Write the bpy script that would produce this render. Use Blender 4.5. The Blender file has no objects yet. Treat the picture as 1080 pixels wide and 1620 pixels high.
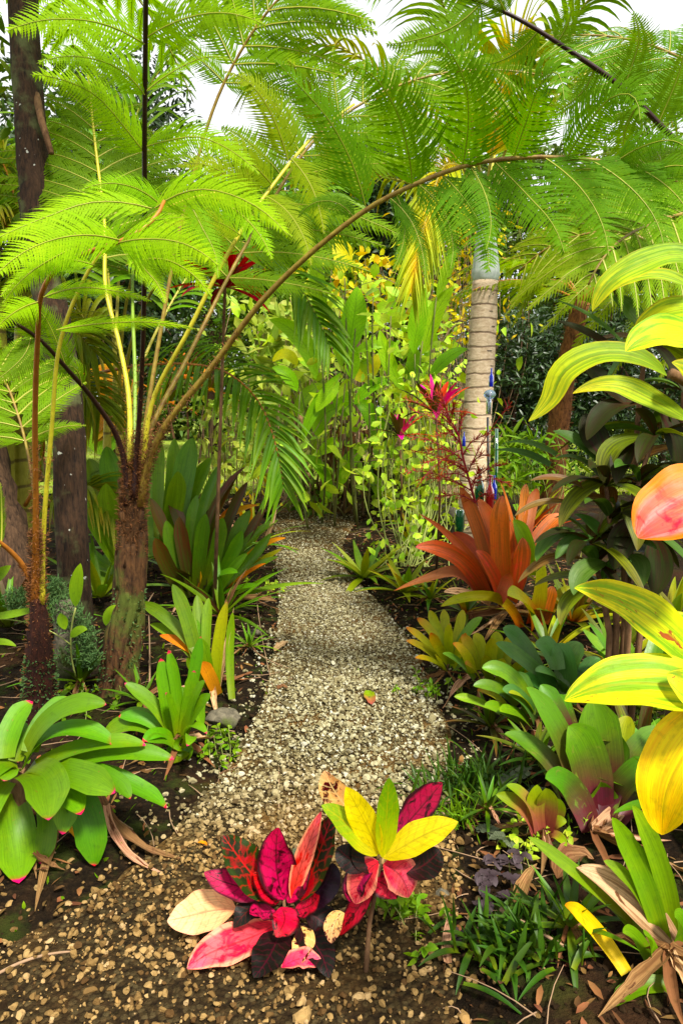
import bpy, math, random
import numpy as np
from math import radians, sin, cos, pi

rng = np.random.default_rng(11)
random.seed(11)

# ------------------------------------------------------------------ camera, world, sun, exposure
SC = bpy.context.scene
COL = SC.collection
F, CH, TH = 1083.0, 1.5, radians(8.9)          # focal length in photo pixels, eye height, downward pitch
cd = bpy.data.cameras.new('camera')
cam = bpy.data.objects.new('camera', cd); COL.objects.link(cam)
cam.location = (0, 0, CH); cam.rotation_euler = (radians(90) - TH, 0, 0)
cd.sensor_fit = 'VERTICAL'; cd.sensor_height = 36.0; cd.lens = 36.0 * F / 1620.0
cd.clip_start = 0.05; cd.clip_end = 2000
SC.camera = cam
SUN_EL, SUN_AZ = radians(56), radians(150)     # azimuth measured from +Y towards +X: behind the camera, a little right
w = bpy.data.worlds.new('World'); SC.world = w; w.use_nodes = True
nt = w.node_tree; bg = nt.nodes['Background']
sky = nt.nodes.new('ShaderNodeTexSky'); sky.sky_type = 'NISHITA'; sky.sun_disc = False
sky.sun_elevation = SUN_EL; sky.sun_rotation = SUN_AZ; sky.dust_density = 1.5; sky.air_density = 1.0
hs = nt.nodes.new('ShaderNodeHueSaturation'); hs.inputs['Saturation'].default_value = 0.35
# thin bright cloud over most of the sky
tcs = nt.nodes.new('ShaderNodeTexCoord'); cn = nt.nodes.new('ShaderNodeTexNoise'); cn.inputs['Scale'].default_value = 2.2; cn.inputs['Detail'].default_value = 6
cr_ = nt.nodes.new('ShaderNodeMapRange'); cr_.inputs[1].default_value = .30; cr_.inputs[2].default_value = .52
cm = nt.nodes.new('ShaderNodeMix'); cm.data_type = 'RGBA'; cm.inputs[7].default_value = (8.0, 8.1, 8.3, 1)
nt.links.new(tcs.outputs['Generated'], cn.inputs['Vector']); nt.links.new(cn.outputs[0], cr_.inputs[0]); nt.links.new(cr_.outputs[0], cm.inputs[0])
nt.links.new(sky.outputs[0], hs.inputs['Color']); nt.links.new(hs.outputs[0], cm.inputs[6]); nt.links.new(cm.outputs[2], bg.inputs['Color'])
bg.inputs['Strength'].default_value = 0.10
ld = bpy.data.lights.new('sun', 'SUN'); ld.energy = 4.9; ld.angle = radians(9.0); ld.color = (1.0, 0.95, 0.86)
sun = bpy.data.objects.new('sun', ld); COL.objects.link(sun)
sd = np.array([sin(SUN_AZ) * cos(SUN_EL), cos(SUN_AZ) * cos(SUN_EL), sin(SUN_EL)])
from mathutils import Vector
sun.rotation_euler = Vector(sd).to_track_quat('Z', 'Y').to_euler()
SC.view_settings.view_transform = 'Standard'; SC.view_settings.look = 'None'
SC.view_settings.exposure = 0.68; SC.view_settings.gamma = 1.0
SC.render.engine = 'CYCLES'
SC.cycles.use_denoising = True
SC.cycles.max_bounces = 6; SC.cycles.diffuse_bounces = 3; SC.cycles.glossy_bounces = 2
SC.cycles.transmission_bounces = 4; SC.cycles.transparent_max_bounces = 8
SC.cycles.caustics_reflective = False; SC.cycles.caustics_refractive = False

# ------------------------------------------------------------------ geometry helpers
CAM = np.array([0, 0, CH]); FWD = np.array([0, cos(TH), -sin(TH)]); UPV = np.array([0, sin(TH), cos(TH)])
UP = np.array([0., 0., 1.])
def nrm(v):
    v = np.asarray(v, float); return v / np.maximum(np.linalg.norm(v, axis=-1, keepdims=True), 1e-9)
def at(px, py, Y):
    """the point at forward distance Y seen at this place of the photo"""
    d = np.array([(px - 540) / F, 0, 0]) + FWD + UPV * ((810 - py) / F)
    return CAM + d * (Y / d[1])
def gnd(px, py, z=0.0):
    d = np.array([(px - 540) / F, 0, 0]) + FWD + UPV * ((810 - py) / F)
    return CAM + d * ((z - CH) / d[2])
def ppm(P):
    """metres per photo pixel at P"""
    return float(np.dot(np.asarray(P) - CAM, FWD)) / F

def curve(pts, n, ease=1.0):
    """smooth curve of n points through pts (Catmull-Rom on chord length)"""
    p = np.asarray(pts, float)
    if len(p) == 2:
        s = np.linspace(0, 1, n)[:, None]; return p[0] * (1 - s) + p[1] * s
    d = np.concatenate([[0], np.cumsum(np.linalg.norm(np.diff(p, axis=0), axis=1) ** 0.8 + 1e-6)])
    m = np.gradient(p, d, axis=0, edge_order=2 if len(p) > 2 else 1)
    s = np.linspace(0, 1, n)
    if ease != 1.0: s = 1 - (1 - s) ** ease
    x = s * d[-1]
    i = np.clip(np.searchsorted(d, x, side='right') - 1, 0, len(p) - 2)
    h = (d[i + 1] - d[i])[:, None]; t = ((x - d[i]) / (d[i + 1] - d[i]))[:, None]
    return ((2 * t**3 - 3 * t**2 + 1) * p[i] + (t**3 - 2 * t**2 + t) * h * m[i]
            + (-2 * t**3 + 3 * t**2) * p[i + 1] + (t**3 - t**2) * h * m[i + 1])
def frames(P, N):
    T = nrm(np.gradient(P, axis=0)); N = np.broadcast_to(np.asarray(N, float), P.shape)
    N = N - (N * T).sum(1, keepdims=True) * T
    bad = np.linalg.norm(N, axis=1) < 1e-3
    if bad.any(): N = N + bad[:, None] * np.array([.1, -1, .1])
    N = nrm(N - (N * T).sum(1, keepdims=True) * T)
    return T, nrm(np.cross(T, N)), N

class MB:
    """collects verts, faces and uvs; build() links them as ONE mesh object"""
    def __init__(s): s.v = []; s.uv = []; s.lt = []; s.lv = []; s.mi = []; s.n = 0
    def add(s, v, uv, faces, m=0):
        v = np.asarray(v, float); s.v.append(v)
        s.uv.append(np.asarray(uv, float) if uv is not None else np.zeros((len(v), 2)))
        for f in faces:                                   # list of int arrays (M,3) / (M,4)
            f = np.asarray(f)
            if f.size == 0: continue
            s.lv.append((f + s.n).ravel()); s.lt.append(np.full(len(f), f.shape[1])); s.mi.append(np.full(len(f), m))
        s.n += len(v)
    def mesh(s, name, mats, loc=(0, 0, 0), smooth=True):
        me = bpy.data.meshes.new(name)
        v = np.concatenate(s.v) - np.asarray(loc); uv = np.concatenate(s.uv)
        lv = np.concatenate(s.lv).astype(np.int32); lt = np.concatenate(s.lt).astype(np.int32); mi = np.concatenate(s.mi).astype(np.int32)
        me.vertices.add(len(v)); me.vertices.foreach_set('co', v.astype(np.float32).ravel())
        me.loops.add(len(lv)); me.loops.foreach_set('vertex_index', lv)
        me.polygons.add(len(lt)); ls = np.concatenate([[0], np.cumsum(lt)[:-1]]).astype(np.int32)
        me.polygons.foreach_set('loop_start', ls); me.polygons.foreach_set('loop_total', lt)
        me.polygons.foreach_set('material_index', mi)
        me.polygons.foreach_set('use_smooth', np.full(len(lt), smooth))
        u = me.uv_layers.new(name='UVMap'); u.data.foreach_set('uv', uv[lv].astype(np.float32).ravel())
        for m in (mats if isinstance(mats, (list, tuple)) else [mats]): me.materials.append(m)
        me.update(calc_edges=True); me.validate(); return me
    def build(s, name, mats, parent=None, loc=None, smooth=True):
        if parent is not None and loc is None:
            l = np.zeros(3); p = parent
            while p is not None: l = l + np.array(p.location); p = p.parent
        else: l = np.zeros(3) if loc is None else np.asarray(loc, float)
        o = bpy.data.objects.new(name, s.mesh(name, mats, l, smooth))
        if parent is not None: o.parent = parent
        else: o.location = l
        COL.objects.link(o); return o

def tag(o, label=None, cat=None, group=None, kind=None):
    if label: o['label'] = label
    if cat: o['category'] = cat
    if group: o['group'] = group
    if kind: o['kind'] = kind
    return o
def thing(name, label, cat, loc, group=None):
    o = bpy.data.objects.new(name, None); o.empty_display_size = 0.1; COL.objects.link(o)
    o.location = [float(x) for x in loc]; return tag(o, label, cat, group)
def dup(root, loc, rz, sc, label, group=None):
    """a copy of a thing with copies of its parts and sub-parts"""
    r = root.copy(); COL.objects.link(r); r.location = [float(x) for x in loc]; r.rotation_euler = (0, 0, rz); r.scale = (sc, sc, sc); r['label'] = label
    if group: r['group'] = group
    for ch in list(root.children):
        c = ch.copy(); COL.objects.link(c); c.parent = r
        for g in list(ch.children):
            d = g.copy(); COL.objects.link(d); d.parent = c
    return r

def grid_faces(n, m):
    i = np.arange(n - 1)[:, None] * m + np.arange(m - 1)[None]
    i = i.ravel(); return np.stack([i, i + 1, i + m + 1, i + m], 1)
def tube(mb, P, r, k=8, m=0, rough=0.0, vscale=1.0, cap=True):
    P = np.asarray(P, float); n = len(P); r = np.broadcast_to(np.asarray(r, float), (n,))
    T, S, N = frames(P, [0.31, -0.9, 0.25])
    a = np.linspace(0, 2 * pi, k + 1)
    R = r[:, None] * (1 + (rough * rng.standard_normal((n, k)) if rough else np.zeros((n, k))))
    R = np.concatenate([R, R[:, :1]], 1)
    V = P[:, None] + R[..., None] * (np.cos(a)[None, :, None] * S[:, None] + np.sin(a)[None, :, None] * N[:, None])
    L = np.concatenate([[0], np.cumsum(np.linalg.norm(np.diff(P, axis=0), axis=1))]) * vscale
    uv = np.stack(np.broadcast_arrays(a[None] / (2 * pi), L[:, None]), -1)
    fs = [grid_faces(n, k + 1)]
    V = V.reshape(-1, 3); uv = uv.reshape(-1, 2)
    if cap:
        V = np.concatenate([V, P[:1], P[-1:]]); uv = np.concatenate([uv, [[.5, 0]], [[.5, L[-1]]]])
        b = n * (k + 1); j = np.arange(k)
        fs.append(np.stack([np.full(k, b), j + 1, j], 1))
        j2 = j + (n - 1) * (k + 1); fs.append(np.stack([np.full(k, b + 1), j2, j2 + 1], 1))
    mb.add(V, uv, fs, m)

def prof(kind, t):
    if kind == 'strap':
        return (0.8 + 0.2 * np.minimum(t / .35, 1)) * np.clip((1 - t) / .2, 0, 1) ** .57
    if kind == 'spear':                                     # strap narrowing to a point
        return (0.75 + 0.25 * np.minimum(t / .3, 1)) * np.clip((1 - t) / .55, 0, 1) ** .75
    if kind == 'sheath':                                    # broad base, rounded tip
        return (1.25 - 0.35 * np.minimum(t / .5, 1)) * np.sqrt(np.clip((1 - t) / .2, 0, 1))
    if kind == 'lance':
        y = np.maximum(t, 0) ** .72 * np.clip(1 - t, 0, 1) ** .78; return np.maximum(y / 0.357, 0.04 * (t < .9))
    if kind == 'ovate':
        y = np.maximum(t, 0) ** .55 * np.clip(1 - t, 0, 1) ** .68; return np.maximum(y / 0.43, 0.04 * (t < .9))
    if kind == 'paddle':                                    # petiole then a wide blade
        s = np.clip((t - .3) / .7, 0, 1); return np.maximum(s ** .6 * (1 - s) ** .5 / 0.467, 0.07 * (t < .6))
def strip(mb, P, hw, N, chan=0.25, seg=4, wave=0.0, wf=3.0, m=0, curl=0.0):
    n = len(P); T, S, N = frames(P, N)
    v = np.linspace(-1, 1, seg + 1); t = np.linspace(0, 1, n)
    ph = rng.random() * 6
    lift = chan * np.abs(v)[None] ** 1.4 * np.ones((n, 1)) + curl * np.abs(v)[None] ** 2 * t[:, None]
    V = P[:, None] + (S[:, None] * v[None, :, None] * hw[:, None, None]) + N[:, None] * (hw[:, None] * lift)[..., None]
    if wave: V = V + N[:, None] * (hw[:, None] * wave * np.sin(t[:, None] * wf * 6.28 + ph + v[None] * 2.2) * np.abs(v)[None])[..., None]
    uv = np.stack(np.broadcast_arrays(t[:, None], v[None] * .5 + .5), -1)
    mb.add(V.reshape(-1, 3), uv.reshape(-1, 2), [grid_faces(n, seg + 1)], m)

def pxcurve(pts, Y0, extra, n, ease=1.0):
    """pixels to a curve in space: its depth runs from Y0 at the base to Y0+extra at the end"""
    p = np.asarray(pts, float); l = np.concatenate([[0], np.cumsum(np.linalg.norm(np.diff(p, axis=0), axis=1))]); l = l / l[-1]
    q = []
    for (x, y), s in zip(p[:, :2], l):
        a = at(x, y, Y0 + extra * s)
        if a[2] < .045: a = gnd(x, y, .045)                            # a leaf end that would sink into the soil rests on it instead
        q.append(a)
    return curve(q, n, ease)
def leaf(pts, wpx, Y0, L, s, kind='strap', a=.6, b=.55, chan=.28, n=16, jit=.15, tws=.28, **kw):
    """one leaf: midrib through pts, width in photo pixels, true length L fixes how far it leans (s<0: towards the viewer)"""
    q = np.array([at(x, y, Y0) for x, y in pts]); Lp = np.linalg.norm(np.diff(q, axis=0), axis=1).sum()
    ex = s * math.sqrt(max(L * L - Lp * Lp, 0.0))
    P = pxcurve(pts, Y0, ex, n, 1.35)
    t = 1 - (1 - np.linspace(0, 1, n)) ** 1.35
    hw = np.maximum(prof(kind, t), 0.02) * wpx * .5 * ppm(P[n // 2])
    N = a * UP + b * nrm(CAM - P[n // 2]) + rng.normal(0, jit, 3)
    tw = rng.normal(0, tws) * (t - .4)[:, None]                       # a slight twist along the leaf, and a tip that bends over
    N = N[None] + np.cross(nrm(P[-1] - P[0]), N)[None] * tw
    P = P - nrm(N) * (hw.max() * rng.uniform(.05, .5) * t ** 5)[:, None]
    P = P + np.cross(nrm(P[-1] - P[0]), nrm(N)) * (hw.max() * rng.normal(0, .12) * np.sin(t * 4.5 + rng.random() * 3))[:, None]
    mb = MB(); strip(mb, P, hw, N, chan, **kw); return mb

# ---- fern pinna: a flat template bent along a curve
def pinna_tmpl(npr, st, k=.24, lob=.35, wf=.46, seed=0):
    r = np.random.default_rng(seed); V = []; Fq = []; U = []; n = 0
    for i in range(npr):
        x = (i + .6) / (npr + .4)
        ln = (1 - x ** 1.5) ** .9 * min(1, .62 + x * 3) + .03
        for sg in (-1, 1):
            l = ln * r.uniform(.84, 1.1) * (r.uniform(.25, .6) if r.random() < .04 else 1); h = wf / npr * r.uniform(.85, 1.1)
            xs = x + (0.25 / npr if sg > 0 else 0); z0 = r.normal(0, .06)
            j = np.linspace(0, 1, st + 1)
            cx = xs + k * l * (j * .55 + j ** 2 * .45) * (1 - x * .4); cy = sg * l * j
            ww = h * np.clip((1 - j) * 1.6, .05, 1) * (1 - lob * (np.arange(st + 1) % 2))
            z = z0 * j - .05 * j ** 2
            a = np.stack([cx - ww, cy, z], 1); b = np.stack([cx + ww, cy, z], 1)
            vv = np.stack([a, b], 1).reshape(-1, 3); V.append(vv)
            U.append(np.stack([np.repeat(x + 0 * j, 2), np.repeat(j, 2)], 1))
            q = np.arange(st) * 2 + n
            Fq.append(np.stack([q, q + 1, q + 3, q + 2], 1)); n += len(vv)
    return np.concatenate(V), np.concatenate(Fq), np.concatenate(U)
T_NEAR = [pinna_tmpl(42, 12, seed=i, lob=.5, wf=.64) for i in range(5)]
T_MID = [pinna_tmpl(34, 7, seed=i, lob=.45, wf=.62) for i in range(5)]
T_FAR = [pinna_tmpl(14, 2, seed=i, lob=0, wf=.6) for i in range(3)]
def pinna(mb, tm, P, hw, N, droop=.25, m=0, rib=None, rw=.012):
    n = len(P); T, S, N = frames(P, N)
    V, Fq, U = tm; x = np.clip(V[:, 0], 0, 1) * (n - 1); i = np.clip(x.astype(int), 0, n - 2); f = (x - i)[:, None]
    ip = lambda A: A[i] * (1 - f) + A[i + 1] * f
    over = np.maximum(V[:, :1] - 1, 0) * np.linalg.norm(P[-1] - P[0])
    W = ip(P) + ip(T) * over + ip(S) * V[:, 1:2] * hw + ip(N) * ((V[:, 2:3] - droop * V[:, 1:2] ** 2) * hw)
    mb.add(W, U, [Fq], m)
    if rib is not None:
        h = np.linspace(rw, rw * .25, n)
        tube(mb, P + N * .001, h, 4, rib, cap=False)
def frond(lm, P, Lmax, npair, N, tms, t0=.25, ang=65, ratio=.17, droop=.35, rib=None, pd=.25, jit=.06, shape=None, rw=.004):
    """pinnae on both sides of a rachis curve P"""
    n = len(P); T, S, Nn = frames(P, N)
    for k in range(npair):
        t = t0 + (1 - t0) * (k + .3) / npair; x = t * (n - 1); i = min(int(x), n - 2); f = x - i
        p = P[i] * (1 - f) + P[i + 1] * f; u = (t - t0) / (1 - t0)
        ln = Lmax * ((1 - u ** 1.6) ** .8 * min(1, .55 + u * 2.2) + .04) if shape is None else Lmax * shape(u)
        for sg in (-1, 1):
            an = radians(ang - 25 * u + rng.normal(0, 4)); l = ln * rng.uniform(.9, 1.1)
            d = nrm(T[i] * cos(an) + sg * S[i] * sin(an) + Nn[i] * rng.normal(.05, jit))
            s = np.linspace(0, 1, 7)[:, None]
            C = p + d * s * l - UP * (s ** 2) * l * droop * rng.uniform(.7, 1.3) + T[i] * s ** 2 * l * .12
            pinna(lm, tms[rng.integers(len(tms))], C, l * ratio, Nn[i], pd, 0, rib, rw)
def palm(lm, P, Ll, n, N, t0=.2, ang=55, droop=.5, w=.018, lift=.25, both=(-1, 1), m=0, fold=.5):
    k = len(P); T, S, Nn = frames(P, N)
    for j in range(n):
        t = t0 + (1 - t0) * (j + .5) / n; x = t * (k - 1); i = min(int(x), k - 2); f = x - i
        p = P[i] * (1 - f) + P[i + 1] * f; u = (t - t0) / (1 - t0)
        ln = Ll * (min(1, .5 + 2.5 * u) * (1 - .55 * u ** 2.5))
        for sg in both:
            a = radians(ang - 28 * u + rng.normal(0, 4)); l = ln * rng.uniform(.88, 1.08)
            d = nrm(T[i] * cos(a) + sg * S[i] * sin(a) + Nn[i] * (lift + rng.normal(0, .08)))
            s = np.linspace(0, 1, 8)[:, None]
            C = p + d * s * l - UP * (s ** 2.2) * l * droop * rng.uniform(.6, 1.4)
            h = w * np.array([.5, .9, 1, 1, .9, .7, .4, .04])
            strip(lm, C, h, Nn[i] * .8 + UP * .3, fold, 2, m=m)

LT = np.array([[0, 0], [.33, -.5], [.33, 0], [.33, .5], [.7, -.4], [.7, 0], [.7, .4], [1, 0]])
def scatter(mb, pos, d, nv, L, W, cup=.25, sag=.25, m=0):
    """many small leaves, each its own island"""
    pos = np.asarray(pos, float); n = len(pos); d = nrm(d); nv = nrm(nv - (nv * d).sum(1, keepdims=True) * d); s = np.cross(d, nv)
    L = np.broadcast_to(L, (n,)); W = np.broadcast_to(W, (n,))
    t = LT[:, 0]; y = LT[:, 1]
    V = pos[:, None] + d[:, None] * (t[None] * L[:, None])[..., None] + s[:, None] * (y[None] * W[:, None])[..., None] \
        + nv[:, None] * (np.abs(y)[None] * W[:, None] * cup - (t ** 2)[None] * L[:, None] * sag)[..., None]
    o = np.arange(n)[:, None] * 8
    tri = np.array([[0, 2, 1], [0, 3, 2], [4, 5, 7], [5, 6, 7]]); qd = np.array([[1, 2, 5, 4], [2, 3, 6, 5]])
    uv = np.tile(np.stack([t, y + .5], 1), (n, 1))
    mb.add(V.reshape(-1, 3), uv, [(o[:, :, None] + tri[None]).reshape(-1, 3), (o[:, :, None] + qd[None]).reshape(-1, 4)], m)
def rdir(n, up=0.0, sd=1.0):
    v = rng.normal(0, 1, (n, 3)); v[:, 2] += up; return nrm(v)
def clumps(mb, c, rad, ncl, per, L, W, cr=.35, up=.2, fl=1.0, m=0):
    """leaf clumps through an ellipsoid crown, denser towards its shell"""
    c = np.asarray(c, float); rad = np.asarray(rad, float)
    u = rdir(ncl) * (rng.random((ncl, 1)) ** .4); q = c + u * rad
    r = np.min(rad) * cr * rng.uniform(.6, 1.3, ncl)
    pos = np.repeat(q, per, 0) + rdir(ncl * per) * (rng.random((ncl * per, 1)) ** .5) * np.repeat(r, per)[:, None] * np.array([1.2, 1.2, .7])
    d = nrm(pos - np.repeat(q, per, 0) + rng.normal(0, .4, (ncl * per, 3)) * np.repeat(r, per)[:, None]) + np.array([0, 0, -.25 + up])
    k = len(pos); scatter(mb, pos, d, rdir(k, 1.2), L * rng.uniform(.7, 1.25, k), W * rng.uniform(.75, 1.2, k), m=m)
    return q
# ------------------------------------------------------------------ materials
def lin(r, g, b, k=1.0):
    f = lambda c: (c / 255 / 12.92) if c <= 10 else ((c / 255 + .055) / 1.055) ** 2.4
    return (f(r) * k, f(g) * k, f(b) * k, 1)
class NT:
    def __init__(s, name):
        s.m = bpy.data.materials.new(name); s.m.use_nodes = True; s.t = s.m.node_tree; s.t.nodes.clear()
    def n(s, typ, **kw):
        o = s.t.nodes.new('ShaderNode' + typ)
        for k, v in kw.items():
            if k.startswith('i_'):
                key = k[2:]; key = int(key) if key.isdigit() else key.replace('_', ' ')
                if hasattr(v, 'is_linked') or hasattr(v, 'links'): s.t.links.new(v, o.inputs[key])
                else: o.inputs[key].default_value = v
            else: setattr(o, k, v)
        return o
    def math(s, op, a, b=None, c=None, clamp=False):
        o = s.t.nodes.new('ShaderNodeMath'); o.operation = op; o.use_clamp = clamp
        for i, v in enumerate((a, b, c)):
            if v is None: continue
            if hasattr(v, 'links'): s.t.links.new(v, o.inputs[i])
            else: o.inputs[i].default_value = v
        return o.outputs[0]
    def mix(s, f, a, b, bt='MIX'):
        o = s.t.nodes.new('ShaderNodeMix'); o.data_type = 'RGBA'; o.blend_type = bt
        for i, v in ((0, f), (6, a), (7, b)):
            if hasattr(v, 'links'): s.t.links.new(v, o.inputs[i])
            else: o.inputs[i].default_value = v
        return o.outputs[2]
    def ramp(s, f, stops):
        o = s.t.nodes.new('ShaderNodeValToRGB'); e = o.color_ramp.elements
        while len(e) < len(stops): e.new(.5)
        for el, (p, c) in zip(e, stops): el.position = p; el.color = c
        s.t.links.new(f, o.inputs[0]); return o.outputs[0]
    def step(s, x, lo, hi):
        o = s.t.nodes.new('ShaderNodeMapRange'); o.interpolation_type = 'SMOOTHSTEP'
        s.t.links.new(x, o.inputs[0]); o.inputs[1].default_value = lo; o.inputs[2].default_value = hi; return o.outputs[0]
    def out(s, sh):
        o = s.t.nodes.new('ShaderNodeOutputMaterial'); s.t.links.new(sh, o.inputs[0]); return s.m
    def uv(s):
        q = s.n('SeparateXYZ', i_0=s.n('UVMap').outputs[0]); return q.outputs[0], q.outputs[1]
    def noise(s, scale, detail=3, vec=None, dist=0.0, rough=.55):
        o = s.n('TexNoise', i_Scale=scale, i_Detail=detail, i_Distortion=dist, i_Roughness=rough)
        if vec is not None: s.t.links.new(vec, o.inputs['Vector'])
        return o.outputs[0]

def vivid(c, k):
    """more saturation, for the leaf colours"""
    l = .3 * c[0] + .6 * c[1] + .1 * c[2]
    return tuple(max(l + (x - l) * k, 0.0) for x in c[:3]) + (1,)
def leaf_mat(name, stops, edge=None, stripe=None, blotch=None, vein=None, rough=.38, tr=.28, var=.18, hue=.03, bump=.12, spec=.22, perisland=False, trcol=None, tipnoise=.10):
    """stops: colours from leaf base (0) to tip (1). edge=(colour, from). stripe=(colour, freq, amount). blotch=(colour, scale, lo, hi). vein=(colour, amount, freq)"""
    s = NT(name); u, v = s.uv()
    geo = s.n('NewGeometry'); oi = s.n('ObjectInfo')
    tc = s.n('TexCoord').outputs['Object']
    r1 = geo.outputs['Random Per Island'] if perisland else oi.outputs['Random']
    nz = s.noise(14, 3, tc)
    uu = s.math('ADD', u, s.math('MULTIPLY', s.math('SUBTRACT', nz, .5), tipnoise * 2))
    uu = s.math('ADD', uu, s.math('MULTIPLY', s.math('SUBTRACT', r1, .5), .08))
    col = s.ramp(uu, stops)
    vc = s.math('ABSOLUTE', s.math('SUBTRACT', v, .5)); ve = s.math('MULTIPLY', vc, 2.0)
    comb = lambda a, b, z=0.0: s.n('CombineXYZ', i_0=a, i_1=b, i_2=z).outputs[0]
    off = s.math('MULTIPLY', r1, 37.0)
    if stripe:
        c2, fr, am = stripe
        sn = s.noise(1.0, 2, comb(s.math('ADD', s.math('MULTIPLY', u, 1.6), off), s.math('MULTIPLY', v, fr), off))
        col = s.mix(s.math('MULTIPLY', s.step(sn, .42, .62), am), col, c2)
    if blotch:
        c2, sc, lo, hi = blotch
        bn = s.noise(sc, 4, comb(s.math('ADD', s.math('MULTIPLY', u, 2.0), off), v, off), dist=.6)
        col = s.mix(s.step(bn, lo, hi), col, c2)
    if edge:
        en = s.math('ADD', ve, s.math('MULTIPLY', s.math('SUBTRACT', nz, .5), .35))
        col = s.mix(s.step(en, edge[1], min(edge[1] + .25, 1.3)), col, edge[0])
    if vein:
        c2, am, fr = vein
        ph = s.math('ADD', s.math('MULTIPLY', u, fr), s.math('MULTIPLY', ve, -fr * .16))
        ph = s.math('ADD', ph, s.math('MULTIPLY', s.noise(7, 3, comb(s.math('ADD', u, off), v, off)), .9))
        wv = s.math('ABSOLUTE', s.math('SUBTRACT', s.math('FRACT', ph), .5))
        col = s.mix(s.math('MULTIPLY', s.math('SUBTRACT', 1.0, s.step(wv, .02, .16)), am), col, c2)
        col = s.mix(s.math('MULTIPLY', s.math('SUBTRACT', 1.0, s.step(vc, .012, .035)), min(1, am * 1.6)), col, c2)
    hv = s.n('HueSaturation', i_Color=col,
             i_Hue=s.math('ADD', .5, s.math('MULTIPLY', s.math('SUBTRACT', s.math('FRACT', s.math('MULTIPLY', r1, 7.31)), .5), hue)),
             i_Value=s.math('ADD', 1 - var, s.math('MULTIPLY', r1, 2 * var)))
    mott = s.noise(60, 3, tc)
    col = s.mix(s.math('MULTIPLY', s.step(mott, .52, .75), .22), hv.outputs[0], (.02, .03, .004, 1))
    fib = s.noise(1.0, 2, comb(s.math('MULTIPLY', u, 3.0), s.math('MULTIPLY', v, 40.0), off))
    fv = s.math('MULTIPLY_ADD', fib, .9, .55); col = s.mix(1.0, col, s.n('CombineColor', i_0=fv, i_1=fv, i_2=fv).outputs[0], 'MULTIPLY')
    big = s.noise(9, 4, tc, rough=.7); col = s.mix(s.math('MULTIPLY', s.step(big, .5, .72), .35), col, s.n('HueSaturation', i_Color=col, i_Hue=.47, i_Value=1.35).outputs[0])
    bp = s.n('Bump', i_Strength=bump, i_Distance=.004, i_Height=s.math('ADD', fib, s.math('MULTIPLY', nz, .8)))
    p = s.n('BsdfPrincipled', i_Base_Color=col, i_Roughness=s.math('ADD', rough + .02, s.math('MULTIPLY', mott, .2)), i_Normal=bp.outputs[0])
    p.inputs['Specular IOR Level'].default_value = spec
    if tr <= 0: return s.out(p.outputs[0])
    tcol = s.mix(1.0, col, trcol or (1.35, 1.25, .55, 1), 'MULTIPLY')
    t = s.n('BsdfTranslucent', i_Color=tcol)
    return s.out(s.n('MixShader', i_0=tr, i_1=p.outputs[0], i_2=t.outputs[0]).outputs[0])

def bark_mat(name, c1, c2, moss=None, mosslo=.5, scale=(9, 9, 2.2), rings=None, bump=.8, lichen=False, rough=.9):
    s = NT(name); tc = s.n('TexCoord').outputs['Object']
    mp = s.n('Mapping', i_Vector=tc); mp.inputs['Scale'].default_value = scale
    n1 = s.noise(3.0, 6, mp.outputs[0], dist=.5, rough=.65); n2 = s.noise(4, 4, tc)
    col = s.ramp(n1, [(.3, c1), (.68, c2)])
    h = n1
    if rings:
        z = s.n('SeparateXYZ', i_0=tc).outputs[2]
        zz = s.math('ADD', s.math('MULTIPLY', z, rings), s.math('MULTIPLY', n2, .5))
        fr = s.math('ABSOLUTE', s.math('SUBTRACT', s.math('FRACT', zz), .5))
        ln = s.math('SUBTRACT', 1.0, s.step(fr, .03, .10))
        col = s.mix(s.math('MULTIPLY', ln, .7), col, lin(88, 62, 44))
        h = s.math('SUBTRACT', h, s.math('MULTIPLY', ln, 1.2))
    if moss:
        col = s.mix(s.step(s.noise(5, 5, tc), mosslo, mosslo + .13), col, moss)
    if lichen:
        col = s.mix(s.step(s.noise(26, 2, tc), .70, .74), col, lin(185, 185, 170))
    bp = s.n('Bump', i_Strength=bump, i_Distance=.012, i_Height=h)
    p = s.n('BsdfPrincipled', i_Base_Color=col, i_Roughness=rough, i_Normal=bp.outputs[0]); p.inputs['Specular IOR Level'].default_value = .25
    return s.out(p.outputs[0])
def plain(name, c, rough=.5, var=.15, spec=.4, c2=None, scale=30):
    s = NT(name); tc = s.n('TexCoord').outputs['Object']; n = s.noise(scale, 4, tc)
    col = s.ramp(n, [(.3, tuple(x * (1 - var) for x in c[:3]) + (1,)), (.7, c2 or tuple(min(x * (1 + var), 1) for x in c[:3]) + (1,))])
    bp = s.n('Bump', i_Strength=.3, i_Distance=.004, i_Height=n)
    p = s.n('BsdfPrincipled', i_Base_Color=col, i_Roughness=rough, i_Normal=bp.outputs[0]); p.inputs['Specular IOR Level'].default_value = spec
    return s.out(p.outputs[0])
def glass(name, c, rough=.06, tr=.55):
    s = NT(name)
    p = s.n('BsdfPrincipled', i_Base_Color=c, i_Roughness=rough, i_IOR=1.45); p.inputs['Transmission Weight'].default_value = tr
    return s.out(p.outputs[0])

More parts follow.
